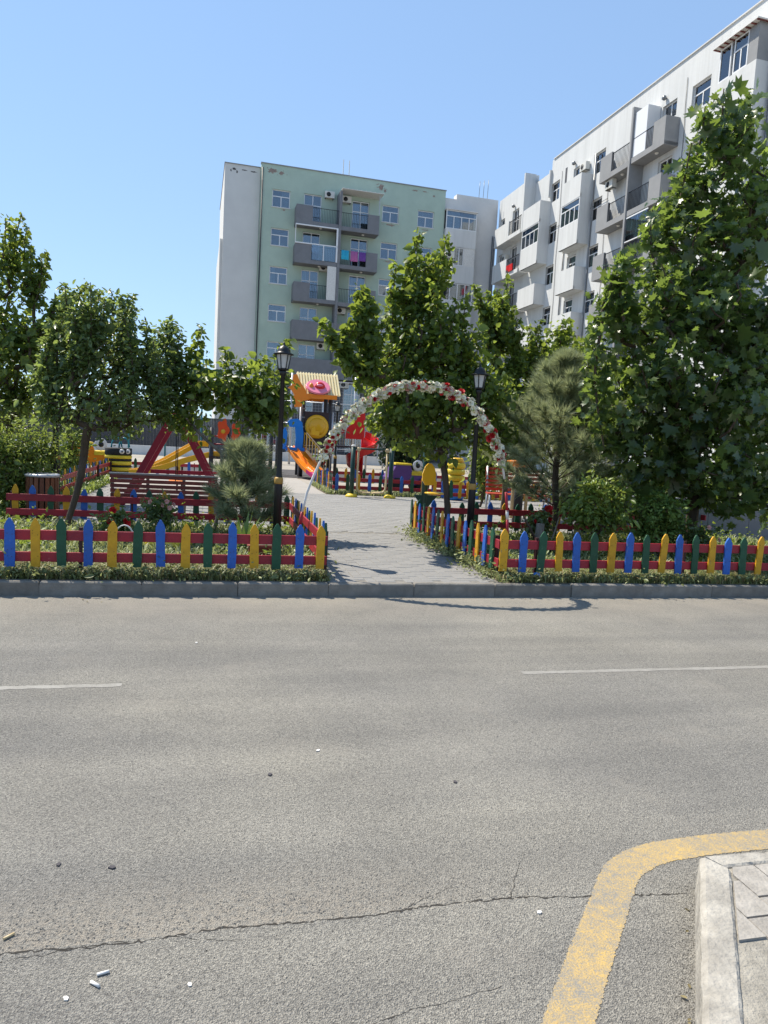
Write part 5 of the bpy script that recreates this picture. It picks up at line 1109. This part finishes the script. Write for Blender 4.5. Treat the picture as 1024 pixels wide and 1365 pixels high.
# ---------------- left play set with two yellow slides
t = thing('play_set', 'low play set with two yellow slides and dark posts behind the swing', 'play equipment', (-.3, 18.0, GZ))
def chute(pts, w, m, rim=.10):
    mb = MB(); pts = [Vector(p) for p in pts]; vs = []
    prof = [(-w / 2 - .03, rim), (-w / 2, rim), (-w / 2 + .03, .02), (w / 2 - .03, .02), (w / 2, rim), (w / 2 + .03, rim), (w / 2 + .02, -.03), (-w / 2 - .02, -.03)]
    for i, p in enumerate(pts):
        d = pts[min(i + 1, len(pts) - 1)] - pts[max(i - 1, 0)]; h = Vector((d.x, d.y, 0)).normalized(); s = Vector((-h.y, h.x, 0))
        for a, z in prof: q = p + s * a; vs.append((q.x, q.y, q.z + z))
    n = len(prof); fs = [(i * n + j, i * n + (j + 1) % n, (i + 1) * n + (j + 1) % n, (i + 1) * n + j) for i in range(len(pts) - 1) for j in range(n)]
    fs += [tuple(range(n - 1, -1, -1)), tuple((len(pts) - 1) * n + j for j in range(n))]; return mb.add(vs, fs)
recalc(obj('slide', chute([(.12, .2, 1.06), (-.12, .2, 1.06), (-.30, .2, .98), (-.9, .0, .60), (-1.35, -.1, .36), (-1.7, -.15, .30)], .42, PY), PY, t))
recalc(obj('slide', chute([(.5, -.9, .86), (.2, -.9, .84), (-.3, -.9, .70), (-.9, -.9, .48), (-1.35, -.9, .36), (-1.6, -.9, .34)], .40, PY), PY, t))
for x, y in ((.2, .35), (.75, .35), (.2, -1.15), (.75, -1.15)): obj('post', MB().tube([(x, y, -.02), (x, y, 1.5)], .05, 8), POSTD, t)
obj('deck', MB().box(.15, -1.2, .78, .85, .4, .84), PBRN, t)
for k in range(2): obj('rail', MB().tube([(.2, .35, 1.1 + .2 * k), (.75, .35, 1.1 + .2 * k)], .02, 6), RED, t)
for sx, y in ((-.55, -.95), (-.45, -.85)): obj('slide_leg', MB().tube([(sx, y, -.02), (sx, y, .55)], .025, 6), POSTD, t)
t = thing('play_sculpture', 'tall orange and red petal shaped play panel showing through the young tree', 'play equipment', (.28, 16.6, GZ))
obj('post', MB().tube([(0, 0, -.02), (0, 0, 1.5)], .045, 8), POSTD, t)
pet = [(.125 * math.cos(a) * (1 + .18 * math.cos(5 * a)), .24 * math.sin(a) * (1 + .18 * math.cos(5 * a))) for a in np.linspace(0, 2 * math.pi, 26)[:-1]]
obj('petal_panel', MB().prism([(x - .13, z + 1.45) for x, z in pet][::-1], -.08, -.03), PORED, t); obj('petal_panel', MB().prism([(x * .8 + .16, z + 1.42) for x, z in pet][::-1], -.02, .03), PORED, t)
obj('panel_eye', MB().lathe([(.05, -.081), (.05, -.09)], 12, (-.13, 0, 1.42), axis='y'), PY, t)
obj('finial', MB().prism([(-.1 + .3, 2.28), (.1 + .3, 2.28), (.14 + .3, 2.42), (.3, 2.55), (.16, 2.42)], -.03, .03), PO, t); obj('finial_post', MB().tube([(.3, .03, 1.2), (.3, .03, 2.3)], .02, 6), POSTD, t)

# ---------------- play tower
t = thing('play_tower', 'tall play tower with cream ridged roof, orange frame, yellow round window and slides', 'play equipment', (3.45, 25.2, GZ))
for x, y in ((-.52, -.2), (.44, -.2), (-.52, .9), (.44, .9), (-1.35, -.2), (-1.5, .9)): obj('post', MB().tube([(x, y, -.05), (x, y, 2.95 if x > -1 else 2.0)], .075, 10), POSTD, t)
obj('post', MB().tube([(-.60, -.25, 0), (-.60, -.25, 2.5)], .04, 8), SILVER, t); obj('post', MB().tube([(.53, -.25, .2), (.53, -.25, 2.3)], .04, 8), SILVER, t)
pn = obj('round_window_panel', MB().box(-.46, -.26, 1.12, .40, -.20, 2.30), PBRN, t)
obj('round_window', MB().lathe([(.40, -.262), (.42, -.29), (.37, -.31), (.30, -.34)], 26, (-.02, 0, 1.78), axis='y'), PY, pn)
obj('window_bulge', MB().ell((-.02, -.33, 1.78), (.31, .12, .31), 18, 10), mat('amber_plastic', (.66, .36, .015), .2), pn)
obj('window_emblem', MB().prism([(-.24, 1.50), (.05, 1.46), (.06, 1.62), (-.08, 1.64), (-.10, 1.78), (-.22, 1.70)][::-1], -.46, -.42), PY, pn)
obj('deck', MB().box(-.6, -.2, 1.02, .55, 1.0, 1.10), PBRN, t)
# roof: two ridged slopes
rf = obj('roof', MB().prism([(-.55, 2.86), (-.47, 2.86), (.35, 3.58), (1.17, 2.86), (1.25, 2.86), (.35, 3.66)], -.74, .72, plane='yz'), PCREAM, t)
for k in range(15): x = -.70 + .1 * k; obj('roof_ridge', MB().beam((x, -.56, 2.885), (x, .34, 3.685), .05, .03), PCREAM, rf)
obj('fascia', MB().box(-.76, -.60, 2.74, .60, -.52, 2.885).box(-.76, 1.22, 2.74, .74, 1.30, 2.885), PO, t, kind='stuff')
em = obj('roof_emblem', MB().add([(.0 + .44 * math.cos(a) - .05, -.34 + .3 * (math.sin(a)) - .05, 3.10 + .27 * math.sin(a) + .05) for a in np.linspace(0, 2 * math.pi, 25)[:-1]] + [(.0 + .40 * math.cos(a) - .05, -.40 + .28 * (math.sin(a)) - .05, 3.12 + .25 * math.sin(a) + .06) for a in np.linspace(0, 2 * math.pi, 25)[:-1]], [(i, (i + 1) % 24, 24 + (i + 1) % 24, 24 + i) for i in range(24)] + [tuple(range(24, 48))]), PPINK, t)
obj('emblem_dome', MB().ell((0.0, -.46, 3.16), (.19, .12, .17), 14, 8), PRED, em); obj('emblem_petal', MB().ell((-.30, -.46, 3.12), (.09, .08, .16), 10, 6), PO, em); obj('emblem_lip', MB().ell((-.02, -.54, 3.20), (.12, .07, .05), 12, 6), PPINK, em)
br = [(-.95, 3.5), (-.82, 3.52), (-.72, 3.3), (-.50, 3.0), (-.45, 2.78), (-.30, 2.75), (-.42, 2.68), (-.56, 2.62), (-.64, 2.42), (-.86, 2.40), (-.90, 2.66), (-1.0, 2.75), (-.86, 2.80), (-1.02, 3.0), (-1.12, 3.05), (-.98, 3.15)]
obj('tree_ornament', MB().prism(br, -.62, -.56), PO, t)
for z in (2.35, 2.05, 1.72): obj('clamp', MB().lathe([(.09, z), (.10, z + .03), (.09, z + .06)], 10, (-.52, -.2, 0)), GREYMET, t)
# double slide to the front
recalc(obj('slide', chute([(-.95, -.15, .98), (-.88, -.45, .95), (-.72, -.9, .68), (-.50, -1.4, .38), (-.36, -1.75, .24)], .30, PO), PO, t)); recalc(obj('slide', chute([(-.62, -.1, .98), (-.55, -.40, .95), (-.40, -.85, .68), (-.20, -1.3, .38), (-.08, -1.6, .24)], .30, PO), PO, t))
recalc(obj('slide_end', chute([(-.36, -1.75, .235), (-.22, -2.1, .12), (-.10, -2.45, .08)], .31, PMAG), PMAG, t)); recalc(obj('slide_end', chute([(-.08, -1.6, .235), (.04, -1.95, .12), (.12, -2.25, .08)], .31, PMAG), PMAG, t))
obj('slide_gate', MB().prism([(-.78, .95), (-.52, .92), (-.50, 1.5), (-.56, 1.9), (-.72, 2.02), (-.98, 1.98), (-1.08, 1.86), (-.98, 1.72), (-.80, 1.72), (-.76, 1.35)], -.5, -.42), PBLU, t)
obj('slide_gate', MB().prism([(-1.22, .95), (-1.08, .95), (-1.05, 1.5), (-1.12, 1.7), (-1.22, 1.6)], -.42, -.36), PBLU, t); obj('slide_lip', MB().box(-1.1, -.52, .90, -.45, -.40, 1.02), PBLU, t)
# stairs with yellow railing
st = MB(); 
for k in range(5): obj('stair_tread', MB().box(-.36 + .16 * k, -.95, .92 - .17 * k, -.18 + .16 * k, -.35, .96 - .17 * k), PBRN, t)
for y in (-.36, -.97):
    s_ = MB(); s_.beam((-.45, y, 1.55), (.38, y, .68), .035, .035); s_.beam((-.45, y, .95), (.38, y, .05), .05, .09)
    for k in range(9): x = -.45 + .83 * k / 8; s_.beam((x, y, .96 - .90 * k / 8), (x, y, 1.55 - .87 * k / 8), .018, .018)
    obj('stair_railing', s_, CREAM if y < -.9 else PY, t)
# right deck, red chute entry and spiral slide
obj('deck', MB().box(.55, .1, 1.10, 1.55, .9, 1.16), PBRN, t)
rl = MB()
for k in range(9): rl.box(.60 + .09 * k, .07, 1.2, .62 + .09 * k, .09, 1.75)
rl.box(.58, .06, 1.75, 1.36, .10, 1.79); obj('deck_railing', rl, mat('tan_rail', (.42, .29, .14), .5), t)
for x in (.62, 1.5): obj('post', MB().tube([(x, .5, -.05), (x, .5, 1.15)], .05, 8), POSTD, t)
obj('slide_entry', MB().prism([(1.06, 1.42), (1.72, 1.42), (1.74, 2.42), (1.56, 2.38), (1.34, 2.08), (1.10, 1.78)], -.05, .02), PRED, t)
mb = MB(); vs = []; n = 26
for i in range(n + 1):
    f = i / n; a = R(70 - 330 * f); z = 1.52 - 1.22 * f; cx_, cy_ = 1.80, .45
    for r_, dz in ((.02, .0), (.05, .0), (.50, -.02), (.56, .22), (.60, .22), (.54, -.08), (.05, -.06), (.02, -.06)): vs.append((cx_ + r_ * math.cos(a), cy_ + r_ * math.sin(a), z + dz))
fs = [(i * 8 + j, i * 8 + (j + 1) % 8, (i + 1) * 8 + (j + 1) % 8, (i + 1) * 8 + j) for i in range(n) for j in range(8)]
recalc(obj('spiral_slide', mb.add(vs, fs, 0, False), PRED, t)); obj('spiral_post', MB().tube([(1.80, .45, -.05), (1.80, .45, 2.3)], .055, 10), PRED, t)
# ---------------- sports court fence behind
t = thing('court_fence', 'tall silver wire court fence in front of the dark ground floor', 'fence', (3.0, 36, 0))
for k in range(8): obj('post', MB().tube([(-1.0 + 1.62 * k, 0, 0), (-1.0 + 1.62 * k, 0, 4.7)], .06 if k % 2 else .04, 8), SILVER, t)
for z in (1.0, 2.2, 3.3, 4.4): obj('rail', MB().tube([(-1.0, 0, z), (10.4, 0, z)], .022, 6), SILVER, t)
mb = MB()
for k in range(76): mb.box(-1.0 + .15 * k, -.003, .9, -.994 + .15 * k, .003, 4.4)
for k in range(24): mb.box(-1.0, -.003, .9 + .15 * k, 10.4, .003, .906 + .15 * k)
obj('mesh', mb, SILVER, t, kind='stuff')
t = thing('ball_court_cage', 'teal pipe frame of the ball court behind the left trees', 'fence', (-3.4, 30, 0))
for x in (0, 1.4, 2.8): obj('post', MB().tube([(x, 0, 0), (x, 0, 4.45)], .035, 8), PTEAL, t)
for z in (4.42, 3.9, 3.0): obj('rail', MB().tube([(-.5, 0, z), (3.0, 0, z + .0)], .028, 8), PTEAL, t)
obj('hoop', MB().tube([(1.4 + .24 * math.cos(a), -.35 + .24 * math.sin(a), 3.2) for a in np.linspace(0, 2 * math.pi, 15)], .014, 6), PRED, t)
t = thing('basketball_hoop', 'red and white ball hoop ring beyond the spiral slide', 'hoop', (5.9, 30, 0))
obj('post', MB().tube([(.5, .4, 0), (.5, .4, 2.2), (.2, .1, 2.5)], .05, 8), SILVER, t); obj('ring', MB().tube([(.28 * math.cos(a), .0, 2.42 + .28 * math.sin(a)) for a in np.linspace(0, 2 * math.pi, 19)], .018, 6), PPINK, t)
# ---------------- dark sheet fence and pale strip standing in for sunlit ground far behind
t = thing('sheet_fence', 'long dark ribbed metal fence far behind the playground on the left', 'fence', (-22, 44, 0))
DKF = mat('dark_ribbed_sheet', (0.07, 0.072, 0.08), 0.6, .3, 3)
for k in range(26): mb = MB(); [mb.box(k * .92 + .092 * q, -.02 * (q % 2), .3, k * .92 + .092 * (q + 1) - .004, .03, 2.35) for q in range(10)]; obj('sheet_panel', mb, DKF, t)
obj('base_wall', MB().box(0, -.08, 0, 23.9, .06, .3), PL_BACK, t)
obj('sunlit_ground_strip', MB().box(-13, 39.9, 0, 12, 40.1, .62), PL_WHITE, label='low white strip standing in for sunlit ground behind the playground', cat='wall')  # upright white strip whose colour gives the brightness of distant sunlit ground
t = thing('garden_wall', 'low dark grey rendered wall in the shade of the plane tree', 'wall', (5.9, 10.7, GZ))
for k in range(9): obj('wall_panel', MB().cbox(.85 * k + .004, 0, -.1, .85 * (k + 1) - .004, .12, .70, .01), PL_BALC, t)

# ================================================================== SMALL PLANTS AND LITTER
t = thing('agave_plant', 'pale green agave with upright pointed leaves beside the small pine', 'plant', (.345, 8.3, GZ))
rs = random.Random(3)
for k in range(16):
    a = 2 * math.pi * k / 16 + rs.uniform(-.2, .2); L = rs.uniform(.34, .54); lean = .15 + .5 * (k % 3) / 2
    c, s = math.cos(a), math.sin(a); vs = []
    for f, w in ((0, .02), (.35, .032), (.7, .022), (1, .001)):
        r_ = lean * L * f ** 1.3 + .02; z = L * f * (1 - .15 * lean * f)
        for sd, dz in ((-1, .006), (0, 0), (1, .006)): vs.append((c * r_ - s * w * sd, s * r_ + c * w * sd, z + dz))
    obj('leaf', MB().add(vs, [(i * 3 + j, i * 3 + j + 1, i * 3 + j + 4, i * 3 + j + 3) for i in range(3) for j in range(2)]), L_AGAVE, t)
def rose_bush(label, x, y, h, w, nf, m, seed, px=None):
    t = tree('rose_bush', label, 'shrub', (x, y, GZ), (x, y, GZ + h * .35), [(x, y, GZ + h * .62, w, w * .8, h * .34)], nterm=60, per=12, size=.045, tmpl=OVAL, lm=L_DARK, r0=.012, rmin=.002, sig=.05, seed=seed); r2 = random.Random(seed)
    for k in range(nf): o = link('bloom', RF[k % 2] if m is F_RED else PF[0], t, (r2.uniform(-w, w), -w * .7, h * r2.uniform(.6, 1.0))); o.rotation_euler = (R(70), 0, r2.uniform(-1, 1)); o.scale = (1.0,) * 3
rose_bush('dark rose bush with dusty pink blooms in front of the bench', -.66, 9.2, .62, .2, 5, F_PINK, 51)
rose_bush('low rose bush with red blooms in the left bed', -1.15, 8.9, .42, .16, 4, F_RED, 52)
rose_bush('rose bush with bright red blooms left of the lime shrub', 4.42, 9.0, .62, .16, 5, F_RED, 53)
rose_bush('low rose bush under the thuja shrub on the right', 6.4, 8.2, .5, .2, 2, F_PINK, 54)
t = thing('tyre_planter', 'yellow painted tyre planter lying in the left bed below the rose bush', 'planter', (-.52, 8.6, GZ)); obj('tyre', MB().lathe([(.14, .0), (.26, .005), (.29, .05), (.28, .11), (.22, .13), (.15, .12)], 20), PLY, t); obj('soil', MB().lathe([(.15, .08), (.01, .10)], 14), SOIL, t)
t = thing('wire_hoop', 'white wire hoop stuck in the left bed beside the rose bush', 'hoop', (-.98, 8.4, GZ)); obj('wire', MB().tube([(.13 * math.cos(a), 0, .02 + .27 * math.sin(a)) for a in np.linspace(0, math.pi, 13)], .009, 6), WHITEP, t)
t = thing('flower_pot', 'terracotta plant box behind the blue picket below the agave', 'planter', (.55, 7.75, GZ)); obj('box', MB().box(-.17, -.09, 0, .17, .09, .17).box(-.185, -.105, .171, .185, .105, .20), mat('terracotta', (.25, .06, .04), .7, .3, 8), t, kind='stuff'); obj('soil', MB().box(-.16, -.085, .201, .16, .085, .205), SOIL, t)
t = thing('tree_stump', 'grey cut tree trunk leaning behind the right front fence', 'stump', (4.22, 8.6, GZ)); obj('trunk', MB().tube([(-.02, 0, -.05), (0, 0, .2), (.02, .02, .42)], [.075, .06, .055], 10), BARK2, t); obj('cut_branch', MB().tube([(-.02, 0, .15), (-.16, -.05, .36), (-.28, -.08, .52)], [.022, .017, .010], 7), BARK, t); obj('cut_branch', MB().tube([(.10, 0, -.02), (.22, 0, .3), (.28, 0, .52)], [.014, .012, .008], 7), BARK2, t)
def litter(name, label, cat, x, y, z, mb, m, rz=0, group=None): return obj(name, mb, m, loc=(x, y, z), rot=(0, 0, rz), label=label, cat=cat, group=group)
PAPER = mat('white_paper', (.72, .70, .66), .8); butt = lambda: MB().tube([(-.016, 0, .0042), (.016, 0, .0042)], .0042, 8)
for lb_, x, y, a in (('upper white cigarette butt of the two below the crack at the left', -.262, 1.946, .25), ('lower white cigarette butt of the two below the crack at the left', -.277, 1.908, -.7)): litter('cigarette_butt', lb_, 'cigarette butt', x, y, .001, butt(), PAPER, a, 'cigarette butts')
litter('cigarette_butt', 'cigarette butt above the left end of the crack at the edge of the road', 'cigarette butt', -.552, 2.141, .001, butt(), CREAM, .7, 'cigarette butts')
chip = lambda s: MB().prism([(-s, -s * .5), (s * .4, -s * .7), (s, s * .1), (s * .2, s * .7), (-s * .8, s * .4)], 0, s * .35, plane='xy')
for lb_, x, y, s, m in (('white scrap on the asphalt nearest the lower left corner', -.343, 1.871, .009, PAPER), ('small white scrap right of the cigarette butts', -.026, 1.868, .008, PAPER), ('dark pebble on the left of the road above the crack', -.487, 2.496, .011, SOOT), ('dark flattened spot of gum right of the dark pebble', -.305, 2.451, .013, SOOT), ('white scrap in the middle of the road', .53, 3.288, .011, PAPER), ('white scrap near the yellow line under the crack', 1.085, 1.997, .010, PAPER), ('dark chip left of the middle of the road', .281, 3.068, .013, SOOT), ('dark chip right of the middle of the road', 1.102, 2.895, .012, SOOT), ('tiny white scrap near the far kerb', -.094, 5.15, .012, PAPER)):
    litter('road_scrap', lb_, 'litter', x, y, .001, chip(s), m, random.uniform(0, 6), 'scraps on the road')
rg = np.random.default_rng(9)
def grit(label, n, f, seed):
    r = np.random.default_rng(seed); mb = MB()
    for _ in range(n):
        x, y = f(r); s = r.uniform(.0015, .0045); a = r.uniform(0, 6); c, sn = math.cos(a) * s, math.sin(a) * s
        mb.add([(x + c, y + sn, .0006), (x - sn, y + c, .0006), (x - c, y - sn, .0006), (x + sn, y - c, .0006), (x, y, s * .9)], [(0, 1, 4), (1, 2, 4), (2, 3, 4), (3, 0, 4)])
    return obj('gravel', mb, SAND, kind='stuff', label=label, cat='gravel')
def f1(r): t = r.uniform(0, 1.2); w = abs(r.normal(0, .035)); return K0.x + KD.x * t - KN.x * (w + .004), K0.y + KD.y * t - KN.y * (w + .004)
def f2(r): x = r.uniform(-.75, 1.1); return x, 2.085 + abs(r.normal(0, .10))
def f3(r): return r.uniform(-.9, 2.4), r.uniform(1.55, 4.5)
grit('loose grit lying along the foot of the near kerb', 420, f1, 1); grit('loose grit along the crack in the road', 900, f2, 2); grit('scattered small stones on the road', 500, f3, 3)
for lb_, x, y, s, m in (('crumpled blue plastic bag under the right front fence', 3.38, 6.86, .05, PBLU), ('red and white wrapper between pickets of the right front fence', 4.98, 7.4, .06, PRED)):
    mb = MB(); r2 = random.Random(s); mb.ell((0, 0, s * .5), (s, s * .8, s * .6), 9, 6); mb.v = [(a + r2.uniform(-s, s) * .3, b + r2.uniform(-s, s) * .3, max(0, c + r2.uniform(-s, s) * .25)) for a, b, c in mb.v]; litter('plastic_wrapper', lb_, 'litter', x, y, GZ + .03, mb, m)

_lr = np.random.default_rng(61); _n = 118
_P = np.stack([np.concatenate([_lr.uniform(-4.5, 8, 110), K0.x + KD.x * _lr.uniform(0, 1.1, 8) - KN.x * np.abs(_lr.normal(.02, .03, 8))]), np.zeros(_n), np.full(_n, .006)], 1)
_P[:110, 1] = 6.64 - np.abs(_lr.normal(0, .12, 110)); _t = (_P[110:, 0] - K0.x) / KD.x; _P[110:, 1] = K0.y + KD.y * _t + .03
_W, _F, _ = leaves(_P, norm(_lr.normal(size=_P.shape) * [1, 1, .1]), 0.016, OVAL, 3.0, 0, .4, _lr)
link('fallen_leaves', tri_mesh('fallen_leaves', _W, _F, L_DRY), kind='stuff', label='dry fallen leaves lying along the gutters of the road', cat='leaves')
